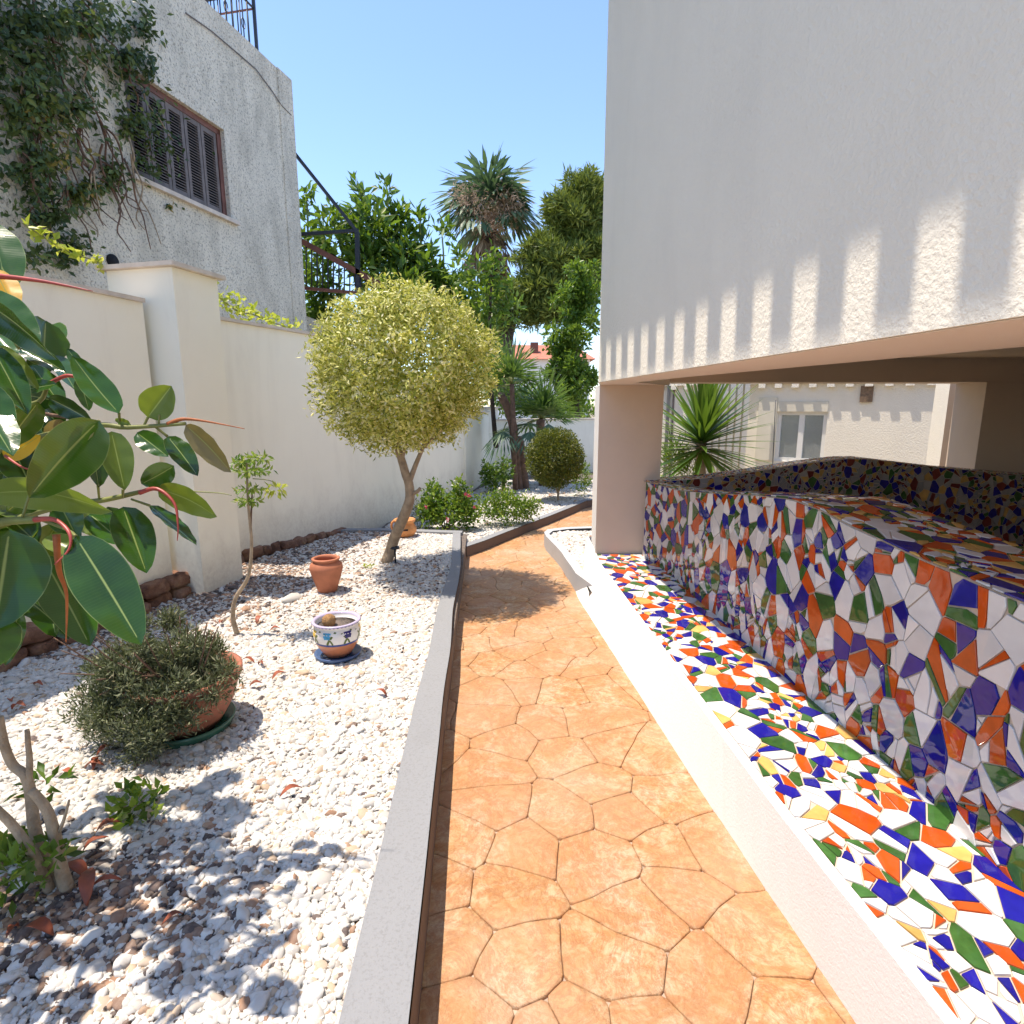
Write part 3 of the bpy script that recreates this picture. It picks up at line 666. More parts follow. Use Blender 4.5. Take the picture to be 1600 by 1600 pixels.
# ------------------------------------------------------------------ mosaic
base = [(1.37, -.5), (1.36, .2), (1.345, .8), (1.338, 1.3), (1.336, 1.515), (1.344, 1.626), (1.324, 1.97), (1.303, 2.153), (1.268, 2.656), (1.26, 2.86), (1.24, 3.26), (1.217, 3.54), (1.195, 4.14), (1.13, 4.6), (1.10, 4.79)]
base_s = lambda y: lerp_line(base, y)
ztab = [(-.5, 1.02), (.2, 1.03), (1.44, 1.044), (1.62, 1.047), (1.86, 1.062), (2.2, 1.10), (2.37, 1.121), (2.58, 1.133), (2.95, 1.096), (3.61, 1.009), (4.1, .953), (4.51, .94), (4.79, .93)]
def ztop(y): return lerp_line([(b, a) for a, b in ztab], y)
def shards(W, H, target, ox=0., oy=0., st=1.3):
    """broken plates: uneven Voronoi pieces (stretched by st along y), about a third split again"""
    Hs = H/st; base_d = math.sqrt(target/st)*.86; seeds_ = []; grid = {}; cs = base_d
    def dens(x, y): return 1. if noise.noise(Vector((x*5.5+ox, y*5.5+oy, 2.))) > -.16 else .40
    for _ in range(int(26*W*Hs/(base_d*base_d))):
        x, y = random.uniform(-.02, W+.02), random.uniform(-.02, Hs+.02); d = base_d*dens(x, y)*random.choice((.75, 1, 1, 1.25)); k = (int(x//cs), int(y//cs)); ok = True
        for a in range(-2, 3):
            for b in range(-2, 3):
                for q in grid.get((k[0]+a, k[1]+b), ()):
                    if (q[0]-x)**2+(q[1]-y)**2 < d*d: ok = False; break
                if not ok: break
            if not ok: break
        if ok: grid.setdefault(k, []).append((x, y)); seeds_.append((x, y))
    out = []
    for s_ in seeds_:
        p = [(0, 0), (W, 0), (W, Hs), (0, Hs)]; k = (int(s_[0]//cs), int(s_[1]//cs))
        nb = sorted(((q[0]-s_[0])**2+(q[1]-s_[1])**2, q) for a in range(-4, 5) for b in range(-4, 5) for q in grid.get((k[0]+a, k[1]+b), ()) if q is not s_)
        for dd_, q in nb[:30]:
            l = math.sqrt(dd_)
            if l < 1e-9: continue
            p = clip(p, (q[0]-s_[0])/l, (q[1]-s_[1])/l, (q[0]**2+q[1]**2-s_[0]**2-s_[1]**2)/(2*l))
            if len(p) < 3: break
        if len(p) < 3: continue
        p = [(a, b*st) for a, b in p]; todo = [p]
        if random.random() < .6: todo = split2(p)
        for t_ in todo:
            if random.random() < .22: out += split2(t_)
            else: out.append(t_)
    return [p for p in out if len(p) >= 3 and area(p) > 3e-5]
def split2(p):
    cx = sum(a for a, b in p)/len(p); cy = sum(b for a, b in p)/len(p); an = random.uniform(0, math.pi); nx, ny = math.cos(an), math.sin(an)
    d = cx*nx+cy*ny+random.uniform(-.25, .25)*math.sqrt(max(area(p), 1e-9)); return [q for q in (clip(p, nx, ny, d), clip(p, -nx, -ny, -d)) if len(q) >= 3]
def tile_polys(W, H, target, pal, gap=.0032, ox=0.):
    res = []; done = []
    for p in shards(W, H, target, ox):
        A = area(p); g = gap*random.uniform(.8, 1.6)
        q = inset(p, g)
        if len(q) < 3 or area(q) < 2.5e-5: continue
        # drop corners now and then for broken-plate outlines
        if len(q) >= 4 and random.random() < .5:
            i = random.randrange(len(q)); a, b, c = q[i-1], q[i], q[(i+1) % len(q)]
            f = random.uniform(.15, .4); q = q[:i]+[(b[0]+(a[0]-b[0])*f, b[1]+(a[1]-b[1])*f), (b[0]+(c[0]-b[0])*f, b[1]+(c[1]-b[1])*f)]+q[i+1:]
        names, w = zip(*pal); cx = sum(a for a, b in q)/len(q); cy = sum(b for a, b in q)/len(q); rr_ = math.sqrt(A)
        near = [c_ for (x_, y_, s_, c_) in done if abs(x_-cx)+abs(y_-cy) < (rr_+s_)*.95]
        for _ in range(5):
            cc = random.choices(names, w)[0]
            if cc not in near or (cc in ('white', 'grey') and near.count(cc) < 3 and random.random() < .6): break
        done.append((cx, cy, rr_, cc)); res.append((q, cc))
    return res
def place_tiles(res, mapf, parent, label_small, thick=.005):
    """mapf(a,b,h) -> world. Largest 300 in the picture as parts, the rest joined per colour."""
    it = []
    for q, cc in res:
        it.append((px_area([mapf(a, b, 0) for a, b in q]), q, cc))
    it.sort(key=lambda t: -t[0]); rest = {}
    def geo(q):
        q2 = inset(q, .0012) or q; n = len(q); n2 = len(q2)
        lo = [mapf(a, b, 0) for a, b in q]; th = thick*random.uniform(.8, 1.3); tilt = (random.gauss(0, .010), random.gauss(0, .010))
        cx = sum(a for a, b in q)/n; cy = sum(b for a, b in q)/n
        if n2 == n:
            mid = [mapf(a, b, th*.75+(a-cx)*tilt[0]+(b-cy)*tilt[1]) for a, b in q]; hi = [mapf(a, b, th+(a-cx)*tilt[0]+(b-cy)*tilt[1]) for a, b in q2]
            vs = lo+mid+hi
            fs = [(i+j*n, (i+1) % n+j*n, (i+1) % n+(j+1)*n, i+(j+1)*n) for j in range(2) for i in range(n)]+[tuple(range(2*n, 3*n))]
        else:
            vs = lo+[mapf(a, b, th) for a, b in q]; fs = [(i, (i+1) % n, (i+1) % n+n, i+n) for i in range(n)]+[tuple(range(n, 2*n))]
        return vs, fs
    for k, (A, q, cc) in enumerate(it):
        vs, fs = geo(q)
        if k < 300 and A > 1: MB().add(vs, fs).build('tile', TC[cc], parent)
        else: rest.setdefault(cc, MB()).add(vs, fs)
    if rest:
        mats = list(rest); m = MB(); mi = []
        for i, cc in enumerate(mats):
            m.add(rest[cc].v, rest[cc].f); mi += [i]*len(rest[cc].f)
        o = m.build('small_tiles', [TC[c_] for c_ in mats], parent); o.data.polygons.foreach_set('material_index', mi); o['kind'] = 'stuff'
PAL = [('white', 36), ('orange', 20), ('blue', 22), ('green', 16), ('yellow', 6)]
PALW = [('white', 28), ('orange', 23), ('blue', 25), ('green', 20)]
PALT = [('white', 18), ('orange', 17), ('blue', 18), ('green', 15), ('yellow', 32)]
PALB = [('grey', 30), ('dred', 20), ('blue', 17), ('green', 10), ('yellow', 23)]  # whites greyed here: the recess's shade is put into the tile colour
# seat / floor of the ledge
ms = thing('mosaic_ledge', 'flat sunlit broken tile mosaic ledge of white, blue, orange and green shards', 'mosaic ledge', (1, 2.5, FZ))
ysb = [-.5+i*.11 for i in range(49)]; vs = []
for y in ysb: vs += [(lerp_line(topl, y)+.006, y, FZ), (base_s(min(y, 4.78))+.05, y, FZ)]
MB().add(vs+[], [(2*i, 2*i+1, 2*i+3, 2*i+2) for i in range(len(ysb)-1)]).build('grout_bed', M['grout'], ms)
random.seed(21)
WF = .45
def mapfloor(a, b, h):
    x0 = lerp_line(topl, b-.49)+.012; x1 = base_s(b-.49)-.002; return Vector((x0+(x1-x0)*a/WF, b-.49, FZ+.0008+h))
res = tile_polys(WF, 5.25, .0120, PAL, .0020, 3)
place_tiles(res, mapfloor, ms, '')
# front wall with counter top
mw = thing('mosaic_wall', 'curving glossy mosaic bench wall with large tile shards and a yellowish flat top', 'mosaic wall', (1.3, 2.5, FZ))
def wn_(y):   # outward normal in plan (towards -x)
    d = Vector((base_s(y+.03)-base_s(y-.03), .06, 0)).normalized(); return Vector((-d.y, d.x, 0))
yw = [-.5+i*.09 for i in range(59)]; vs = []
CW = .42
def cin(y):    # inner edge of counter
    return base_s(y)+.42*min(1, max(.18, (4.9-y)/1.9))
for y in yw:
    z = ztop(y); vs += [(base_s(y), y, FZ-.05), (base_s(y), y, z), (cin(y), y, z-.002), (cin(y), y, FZ-.05)]
m = MB().add(vs, [(i*4+k, i*4+k+1, (i+1)*4+k+1, (i+1)*4+k) for i in range(len(yw)-1) for k in range(3)])
m.add([vs[-4], vs[-3], vs[-2], vs[-1]], [(0, 1, 2, 3)])
m.build('core', M['grout'], mw)
random.seed(5)
def mapwall(a, b, h):
    y = 4.72-a; z0 = FZ+.002; zt_ = ztop(y)-.001; z = z0+(zt_-z0)*b/.76; n = wn_(y); return Vector((base_s(y), y, z))+n*(.0008+h)
resw = tile_polys(5.18, .76, .0175, PALW, .0020, 9)
place_tiles(resw, mapwall, mw, '')
random.seed(8)
mt_ = thing('mosaic_counter', 'yellow, orange and blue mosaic strip lying on top of the bench wall', 'mosaic top', (1.5, 2.5, 1.05))
vs = []
for y in yw: vs += [(base_s(y)-.004, y, ztop(y)+.002), (cin(y)+.004, y, ztop(y))]
MB().add(vs, [(2*i, 2*i+1, 2*i+3, 2*i+2) for i in range(len(yw)-1)]).build('grout_bed', M['grout'], mt_)
def maptop(a, b, h):
    y = -.48+b; x0 = base_s(y)-.002; x1 = cin(y); return Vector((x0+(x1-x0)*a/.42, y, ztop(y)+.0028+h))
place_tiles(tile_polys(.42, 5.2, .0080, PALT, .0018, 5), maptop, mt_, '')
# dark back wall
mb = thing('mosaic_back_wall', 'shaded mosaic wall with a humped top behind the bench, under the beam', 'mosaic wall', (3, 4.8, FZ))
bt = [(1.10, .93), (1.2, .935), (1.6, .965), (2.01, 1.02), (2.4, 1.085), (2.74, 1.124), (2.9, 1.124), (3.2, 1.09), (3.54, 1.05), (4.25, .99), (5.0, .95)]
def zb(x):
    for (a, z1), (b, z2) in zip(bt, bt[1:]):
        if a <= x <= b: return z1+(z2-z1)*(x-a)/(b-a)
    return bt[-1][1]
xs = [1.10+i*.1 for i in range(40)]; vs = []
BY = 4.72
for x in xs: vs += [(x, BY, 0), (x, BY, zb(x)), (x, BY+.22, zb(x)), (x, BY+.22, 0)]
MB().add(vs, [(i*4+k, (i+1)*4+k, (i+1)*4+k+1, i*4+k+1) for i in range(len(xs)-1) for k in range(3)]).build('core', M['grout'], mb)
random.seed(3)
def mapback(a, b, h): x = 1.25+a; return Vector((x, BY-.0008-h, .3+(zb(x)-.302)*b/.75))
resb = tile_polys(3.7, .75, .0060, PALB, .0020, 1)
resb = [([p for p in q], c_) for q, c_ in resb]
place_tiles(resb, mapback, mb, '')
MB().box(1.45, 5.0, -2.29, BY-.01, .0, .28).build('well_floor', M['taupe'], rbd)
mtp = MB(); random.seed(4); mats = list(TC); mi = []
mq = []
for q, cc in tile_polys(3.8, .2, .0018, PALT, .0026, 4):
    vs = [Vector((1.12+a, BY+.01+b, zb(1.12+a)+.004)) for a, b in q]; n = len(vs); lo = [v-Vector((0, 0, .004)) for v in vs]
    mtp.add(lo+vs, [(i, (i+1) % n, (i+1) % n+n, i+n) for i in range(n)]+[tuple(range(n, 2*n))]); mi += [mats.index(cc)]*(n+1)
o = mtp.build('top_tiles', [TC[c_] for c_ in mats], mb); o.data.polygons.foreach_set('material_index', mi); o['kind'] = 'stuff'

# ------------------------------------------------------------------ white house seen through the opening
wh = thing('white_house', 'white rendered house wall with a double window seen through the opening', 'house', (3.5, 8, 0))
wa = Vector((2.2, 9.6, 0)); wb_ = Vector((5.6, 6.9, 0)); wdir = (wb_-wa).normalized(); wnn = Vector((-wdir.y, wdir.x, 0)); wnn = -wnn if wnn.y > 0 else wnn
def on_wh(u, v, out=0.):
    r = ray(u, v); o = EYE-(wa+wnn*out); t_ = -o.dot(wnn)/r.dot(wnn); return EYE+r*t_
def wpt(s, z, out): p = wa+wdir*s+wnn*out; return Vector((p.x, p.y, z))
def sof(p): return (Vector((p.x, p.y, 0))-wa).dot(wdir)
ww0, ww1 = sof(on_wh(1212, 680)), sof(on_wh(1290, 680)); wzt = on_wh(1250, 643).z; wzb = on_wh(1250, 722).z
def wquad(m, s0, s1, z0, z1, o0, o1):
    q = [wpt(s0, z0, o0), wpt(s1, z0, o0), wpt(s1, z0, o1), wpt(s0, z0, o1), wpt(s0, z1, o0), wpt(s1, z1, o0), wpt(s1, z1, o1), wpt(s0, z1, o1)]
    return m.add(q, [(0, 3, 2, 1), (4, 5, 6, 7), (0, 1, 5, 4), (1, 2, 6, 5), (2, 3, 7, 6), (3, 0, 4, 7)])
m = MB(); Lw = (wb_-wa).length
wquad(m, -.5, ww0, 0, 3.2, 0, -.2); wquad(m, ww1, Lw+1, 0, 3.2, 0, -.2); wquad(m, ww0, ww1, 0, wzb, 0, -.2); wquad(m, ww0, ww1, wzt+.14, 3.2, 0, -.2)
m.build('wall', M['white_rough'], wh)
wquad(MB(), ww0, ww1, wzt, wzt+.139, .015, -.19).build('shutter_box', M['shutterbox'], wh)
m = MB(); e = .05
for a in ((ww0, ww1, wzb, wzb+e), (ww0, ww1, wzt-e, wzt), (ww0, ww0+e, wzb+e, wzt-e), (ww1-e, ww1, wzb+e, wzt-e), ((ww0+ww1)/2-e*.7, (ww0+ww1)/2+e*.7, wzb+e, wzt-e)): wquad(m, *a, -.03, -.09)
wfm = m.build('window_frame', M['upvc'], wh)
for a, b in ((ww0+e, (ww0+ww1)/2-e*.7), ((ww0+ww1)/2+e*.7, ww1-e)): wquad(MB(), a, b, wzb+e, wzt-e, -.055, -.062).build('pane', M['glass'], wfm)
MB().add([wpt(ww0-.3, wzb-.3, -.8), wpt(ww1+.3, wzb-.3, -.8), wpt(ww1+.3, wzt+.3, -.8), wpt(ww0-.3, wzt+.3, -.8)], [(0, 1, 2, 3)]).build('curtain', M['curtain'], wh)
wquad(MB(), ww0-.26, ww0-.01, wzb, wzt+.2, .004, .02).build('side_panel', M['shutterbox'], wh)
v0 = on_wh(1346, 603); v1 = on_wh(1363, 628); wquad(MB(), sof(v0), sof(v1), v1.z, v0.z, .002, .03).build('vent', M['vent'], wh)
ez = on_wh(1250, 601, .0).z
sd = SUN_DIR/(-SUN_DIR.z); eo = .0
drop = ez-on_wh(1290, 645).z; eo = max(.05, -drop*sd.dot(wnn))
wquad(MB(), -.5, Lw+1, ez+.02, ez+.2, .001, eo).build('eaves', M['white_rough'], wh)
sfr = 0.
while sfr < Lw+.8:
    wquad(MB(), sfr, sfr+.09, ez-.04, ez+.018, .003, eo+.01).build('rafter', M['white_rough'], wh); sfr += .22
wire = [on_wh(1207, 735, .1), on_wh(1212, 625, .1)]; MB().tube(wire, .006, 5).build('wire', M['iron'], wh)
# second column behind the opening
cl = thing('column', 'square white column with a stained shaded face right of the window', 'column', (4.2, 6, 0))
q0 = PY(1478, 650, 5.75); q1 = PY(1542, 650, 5.75); q2 = PY(1456, 650, 6.3)
cm = MB().prism([(q0.x, q0.y), (q1.x, q1.y), (q1.x+.2, 6.3), (q2.x*1.0, 6.3)], 0, 3.0).build('shaft', [M['taupe'], M['white_rough']], cl)  # taupe puts shade into the colour; only the sunlit left side stays white
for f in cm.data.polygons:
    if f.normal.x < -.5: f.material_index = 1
pc = thing('column', 'white fluted screen post standing behind the yucca, left of the window', 'column', (3, 8.7, 0))
for k in range(6):
    q = PY(1108+k*11, 680, 8.3); MB().box(q.x-.035, q.x+.035, 8.3, 8.4, 0, 2.6).build('slat', M['white_rough'], pc)

# ------------------------------------------------------------------ helper plants
def branch(pts, r0, r1, mat, parent, name='trunk', n=9, wob=.0):
    pts = [Vector(p) for p in pts]; out = []
    for i in range(len(pts)-1):
        p0 = pts[max(i-1, 0)]; p1 = pts[i]; p2 = pts[i+1]; p3 = pts[min(i+2, len(pts)-1)]
        for k in range(5):
            t = k/5; q = .5*((2*p1)+(p2-p0)*t+(2*p0-5*p1+4*p2-p3)*t*t+(3*p1-p0-3*p2+p3)*t**3)
            if wob: q = q+noise.noise_vector(q*9)*wob
            out.append(q)
    out.append(pts[-1]); m = len(out)
    return MB().tube(out, [r0+(r1-r0)*i/(m-1) for i in range(m)], n).build(name, mat, parent)

# ball tree
bt_ = thing('ball_tree', 'clipped ball tree with yellow and cream variegated leaves on a leaning trunk', 'tree', PZ(605, 880, BZ))
b0 = PZ(603, 882, BZ-.02); CY = b0.y-.28
cpt = PY(633, 580, CY)
tk = [b0, PY(615, 845, b0.y-.02), PY(634, 800, CY), PY(640, 770, CY), PY(633, 735, CY), PY(622, 700, CY)]
branch(tk, .052, .030, M['bark_pale'], bt_, 'trunk', 12, .012)
branch([PY(637, 760, CY), PY(650, 725, CY+.03), PY(665, 690, CY+.05)], .026, .014, M['bark_pale'], bt_, 'branch')
branch([PY(642, 772, CY), PY(652, 768, CY-.03), PY(657, 762, CY-.03)], .020, .012, M['bark_pale'], bt_, 'branch')
for a, b in (((622, 705), (560, 640)), ((665, 695), (710, 640)), ((628, 720), (640, 600)), ((665, 700), (650, 620)), ((624, 706), (590, 600))):
    branch([PY(*a, CY), PY((a[0]+b[0])/2+6, (a[1]+b[1])/2, CY+random.uniform(-.15, .15)), PY(*b, CY+random.uniform(-.3, .3))], .016, .006, M['bark_pale'], bt_, 'branch', 6)
r_ = 137/900*(CY/ray(636, 578).y)
Pn, Dn = shell((cpt.x, cpt.y, cpt.z), (r_, r_*.96, r_*1.0), 44000, .45, .11, 2.2)
nc = 900; cc0 = rdir(nc)*np.random.uniform(.72, 1.02, (nc, 1))*r_; pick_ = np.random.randint(0, nc, 24000); lobe = cc0[pick_]+np.random.normal(0, .026, (24000, 3))
Pn[:24000] = np.array(cpt)+lobe; Dn[:24000] = cc0[pick_]/np.linalg.norm(cc0[pick_], axis=1, keepdims=True)
# squarish outline with tufts
dd = (Pn-np.array(cpt))
low = dd[:, 2] < -.74*r_; keep = ~(low & (np.random.rand(len(Pn)) < .35))
tuft = np.array([noise.noise(Vector(x)*7) for x in dd]); keep &= (tuft > -.42)
sq = (1-.10*np.abs(Dn[:, 2])**3+.05*(np.abs(Dn[:, 0])*np.abs(Dn[:, 2]))*2-.10*np.clip(Dn[:, 0], 0, 1)*np.clip(-Dn[:, 2], 0, 1)*2).reshape(-1, 1)
Pn = np.array(cpt)+(Pn-np.array(cpt))*sq*(1+.05*np.clip(tuft, 0, 1).reshape(-1, 1)*2)
keep &= ~((tuft > .18) & (np.random.rand(len(Pn)) < .25))
Pn = Pn[keep]; Dn = Dn[keep]; tuft = tuft[keep]; n = len(Pn)
Dl = Dn*.22+rdir(n)*1.0+np.array([0, 0, .15]); Nn = Dn+rdir(n)*.55
leaf_mesh('crown', Pn, Dl, Nn, np.random.uniform(.026, .058, n), np.random.uniform(.012, .020, n), M['variegated'], bt_, 'stuff', np.clip(np.random.beta(1.5, 1.4, n)+tuft*.25, 0, 1))

def tuftify(bl, k, lo=.2, hi=.4):
    o = []
    for c, r, n in bl:
        for _ in range(k):
            d = rdir(1)[0]; o.append((tuple(np.array(c)+d*np.array(r)*random.uniform(.25, 1.12)), tuple(x*random.uniform(lo, hi) for x in r), max(3, int(n*1.3/k))))
    return o
# generic tree made of crowns
def blob_leaves(name, blobs, mat, parent, L, W, lo=.4, up=.2, rough=.34, bias=0., fold=.25, spread=.9):
    Ps = []; Ds = []
    for (c, r, n) in blobs:
        p, d = shell(c, r if isinstance(r, (tuple, list)) else (r, r, r), n, lo, rough); Ps.append(p); Ds.append(d)
    P_ = np.concatenate(Ps); D_ = np.concatenate(Ds); n = len(P_)
    return leaf_mesh(name, P_, D_*.7+rdir(n)*spread+np.array([0, 0, up]), D_*.5+rdir(n)+np.array([0, 0, .5]), np.random.uniform(L*.7, L*1.2, n), np.random.uniform(W*.75, W*1.15, n), mat, parent, 'stuff', np.clip(np.random.rand(n)+bias, 0, 1), fold)
def Bp(u, v, y, ru, rv, n, ry=None):
    k = y/ray(u, v).y/900; return (tuple(PY(u, v, y)), (ru*k, ry or ru*k, rv*k), n)

# broad-leaved tree behind the stair
lt = thing('broadleaf_tree', 'broad leaved evergreen tree with upright shoots behind the stair and ball tree', 'tree', PY(620, 560, 12))
LY = 12
branch([PY(620, 700, LY), PY(615, 560, LY), PY(605, 430, LY)], .12, .05, M['bark_dark'], lt)
for b in ((500, 380), (560, 350), (640, 380), (690, 430)): branch([PY(615, 520, LY), PY((615+b[0])/2, (490+b[1])/2, LY), PY(*b, LY)], .05, .02, M['bark_dark'], lt, 'branch', 6)
bl = [Bp(500, 420, LY, 45, 50, 420), Bp(560, 400, LY, 55, 60, 600), Bp(620, 390, LY, 45, 55, 420), Bp(600, 460, LY, 90, 60, 900), Bp(660, 420, LY, 35, 45, 300), Bp(690, 450, LY, 38, 45, 330),
      Bp(720, 480, LY, 30, 40, 220), Bp(500, 480, LY, 50, 40, 400), Bp(585, 350, LY, 35, 30, 170), Bp(620, 335, LY, 16, 30, 70), Bp(740, 520, LY, 30, 50, 260)]
for u, v in ((475, 300), (483, 320), (480, 345), (518, 335), (532, 350), (562, 298), (572, 305), (565, 320), (603, 293), (612, 305), (600, 325), (653, 335), (660, 348), (655, 370), (685, 360), (700, 365), (715, 400), (495, 355)):
    bl.append(Bp(u, v, LY, 11, 13, 13))
blob_leaves('crown', tuftify(bl, 6, .35, .6), M['loquat'], lt, .24, .085, .25, .3)
for u, v in ((478, 300), (563, 298), (604, 293), (655, 335), (690, 362)): branch([PY(u, v, LY), PY(u+3, v+40, LY), PY(u+2, v+90, LY)], .012, .025, M['stem_green'], lt, 'shoot', 5)
# bright sprig tree in front of the pine
sp = thing('young_broadleaf_tree', 'lighter green leafy tree between the ball tree and the pine', 'tree', PY(770, 600, 11))
branch([PY(775, 700, 11), PY(765, 560, 11), PY(768, 420, 11)], .05, .02, M['bark_dark'], sp)
blob_leaves('crown', [Bp(765, 470, 11, 28, 50, 260), Bp(745, 440, 11, 22, 30, 110), Bp(785, 430, 11, 15, 25, 60), Bp(768, 405, 11, 12, 20, 40), Bp(800, 480, 11, 16, 22, 60), Bp(755, 530, 11, 30, 40, 180), Bp(720, 430, 11, 18, 20, 60)], M['citrus'], sp, .17, .065, .2, .2)

# pine
pn = thing('pine_tree', 'large dense pine tree rising behind the corner of the white building', 'tree', PY(880, 560, 22))
branch([PY(792, 640, 22), PY(790, 540, 22), PY(810, 470, 22), PY(850, 420, 22)], .3, .16, M['bark_dark'], pn)
branch([PY(900, 700, 22), PY(895, 520, 22), PY(900, 380, 22)], .35, .12, M['bark_dark'], pn)
bl = [Bp(908, 300, 22, 30, 28, 1300), Bp(880, 335, 22, 32, 28, 1500), Bp(915, 360, 22, 40, 35, 1800), Bp(860, 385, 22, 26, 24, 1100), Bp(895, 410, 22, 45, 30, 1900), Bp(850, 430, 22, 30, 26, 1100),
      Bp(880, 460, 22, 40, 30, 1500), Bp(830, 400, 22, 22, 18, 500), Bp(815, 455, 22, 32, 20, 800), Bp(860, 490, 22, 34, 18, 800), Bp(825, 495, 22, 26, 16, 500), Bp(790, 470, 22, 24, 16, 400), Bp(785, 500, 22, 18, 22, 350), Bp(930, 300, 22, 20, 22, 500)]
bl += [Bp(900, 330, 22, 40, 40, 1500), Bp(870, 420, 22, 45, 40, 1800), Bp(845, 470, 22, 40, 30, 1300), Bp(905, 440, 22, 40, 60, 1800), Bp(925, 400, 22, 30, 90, 1500)]
bl2 = []
for c, r, n in bl:                        # break every limb's foliage into small tufts
    for k in range(24):
        d = rdir(1)[0]; cc = np.array(c)+d*np.array(r)*random.uniform(.4, 1.1); bl2.append((tuple(cc), tuple(x*random.uniform(.2, .38) for x in r), n//11))
blob_leaves('crown', bl2, M['pine'], pn, .34, .055, .1, .4, .3, 0, .1, .8)
# bright green tree at the building corner
cz = thing('citrus_tree', 'bright green leafy tree beside the white building corner', 'tree', PY(900, 620, 14.5))
branch([PY(905, 690, 14.5), PY(900, 600, 14.5), PY(898, 500, 14.5)], .08, .04, M['bark_dark'], cz)
blob_leaves('crown', tuftify([Bp(905, 470, 14.5, 26, 45, 1000), Bp(895, 520, 14.5, 36, 42, 1300), Bp(880, 560, 14.5, 32, 34, 900), Bp(905, 580, 14.5, 34, 44, 1200), Bp(885, 610, 14.5, 26, 26, 600), Bp(910, 430, 14.5, 24, 30, 500), Bp(890, 480, 14.5, 28, 34, 600), Bp(865, 585, 14.5, 18, 18, 300)], 16), M['citrus'], cz, .14, .06, .25, .2)
bh = thing('far_hedge', 'dark mixed hedge beyond the low far wall', 'hedge', PY(880, 650, 16))
blob_leaves('foliage', [Bp(880, 640, 16, 60, 22, 1300), Bp(830, 625, 16, 40, 26, 700), Bp(780, 600, 16, 40, 50, 900), Bp(750, 560, 17, 45, 50, 900)], M['loquat'], bh, .16, .07, .2, .2)

# fan palms
def fan(parent, base, direction, r, nb, mat, droop=.25, stalk=.6, name='frond', spread=2.4, w=.05):
    base = Vector(base); d = Vector(direction).normalized(); hub = base+d*r*stalk
    side = d.cross(Vector((0, 0, 1)));
    if side.length < .05: side = Vector((1, 0, 0))
    side.normalize(); up = side.cross(d).normalized()
    Pb = []; Dd = []; Nn_ = []; Ls = []
    for k in range(nb):
        a = (k/(nb-1)-.5)*spread*1.25+random.gauss(0, .03); dr = d*math.cos(a)+side*math.sin(a)+up*(.18*math.cos(a)-droop*abs(math.sin(a))*.4)
        dr.z -= droop*.5; dr.normalize(); l = r*(1-.28*abs(a)/1.5)*random.uniform(.9, 1.05)
        mid = hub+dr*l*.55; Pb.append(hub); Dd.append(dr); Nn_.append(up); Ls.append(l*.62)
        d2 = (dr+Vector((0, 0, -droop*random.uniform(.8, 1.6)))).normalized(); Pb.append(hub+dr*l*.5); Dd.append(d2); Nn_.append(up); Ls.append(l*.55)
    o = leaf_mesh(name, arr(Pb), arr(Dd), arr(Nn_), np.array(Ls), np.full(len(Ls), w*r*1.4), mat, parent, None, None, .12)
    st_ = MB().tube([base, (base+hub)/2+Vector((0, 0, .03*r)), hub], [.02*r, .018*r, .014*r], 5).build('stalk', M['stem_green'] if mat is not M['palmdry'] else M['bark_brown'], None)
    st_.parent = o; st_.matrix_parent_inverse = Matrix.Translation(-LOC[parent.name]); return o
py = 24; kp = py/900
fp = thing('fan_palm', 'tall fan palm with dry flower clusters and hanging dead fronds against the sky', 'palm tree', PY(768, 560, py))
branch([PY(776, 620, py), PY(770, 480, py), PY(765, 400, py), PY(764, 335, py)], .30, .26, M['bark_dark'], fp, 'trunk', 12)
pc0 = PY(764, 335, py)
random.seed(12)
for k in range(34):
    az = k*2.399; el = R([78, 62, 48, 32, 18, 5, -8][k % 7]+random.uniform(-6, 6)); d = (math.cos(az)*math.cos(el), math.sin(az)*math.cos(el), math.sin(el))
    fan(fp, pc0, d, random.uniform(1.5, 1.95), 17, M['palmfar'], .55, .45, 'frond', 2.4, .07)
for k in range(11):
    az = k*2.399+1; el = R(random.uniform(-78, -45)); d = (math.cos(az)*math.cos(el), math.sin(az)*math.cos(el), math.sin(el))
    fan(fp, pc0-Vector((0, 0, .3)), d, random.uniform(1.3, 1.9), 11, M['palmdry'], .5, .5, 'dead_frond', 1.2, .06)
n = 3200; cl_ = []
for c in ((740, 320), (790, 315), (755, 335), (805, 330), (725, 315), (775, 345)):
    p = PY(*c, py-.8); cl_.append(np.array(p)+np.random.normal(0, 1, (n//6, 3))*np.array([.24, .5, .28]))
Pf = np.concatenate(cl_); n = len(Pf); leaf_mesh('flower_cluster', Pf, rdir(n)+np.array([0, 0, -.6]), rdir(n), np.random.uniform(.10, .24, n), np.full(n, .03), M['palmflower'], fp, 'stuff')
# near small fan palm with multiple trunks
sy_ = 10.2
smp = thing('small_fan_palm', 'clump of short fan palms with brown cut trunks before the low wall', 'palm tree', PY(805, 775, sy_))
branch([PY(812, 785, sy_), PY(806, 720, sy_), PY(800, 660, sy_), PY(783, 618, sy_)], .085, .07, M['bark_brown'], smp, 'trunk', 10, .02)
branch([PY(806, 780, sy_-.15), PY(803, 700, sy_-.15), PY(800, 600, sy_-.15)], .05, .04, M['bark_brown'], smp, 'trunk', 8, .01)
branch([PY(820, 782, sy_+.1), PY(815, 720, sy_+.1), PY(810, 682, sy_+.1)], .11, .08, M['bark_brown'], smp, 'trunk', 10, .02)
branch([PY(788, 775, sy_-.3), PY(786, 745, sy_-.3), PY(785, 722, sy_-.3)], .04, .03, M['bark_brown'], smp, 'trunk', 8, .01)
h1 = PY(800, 602, sy_)
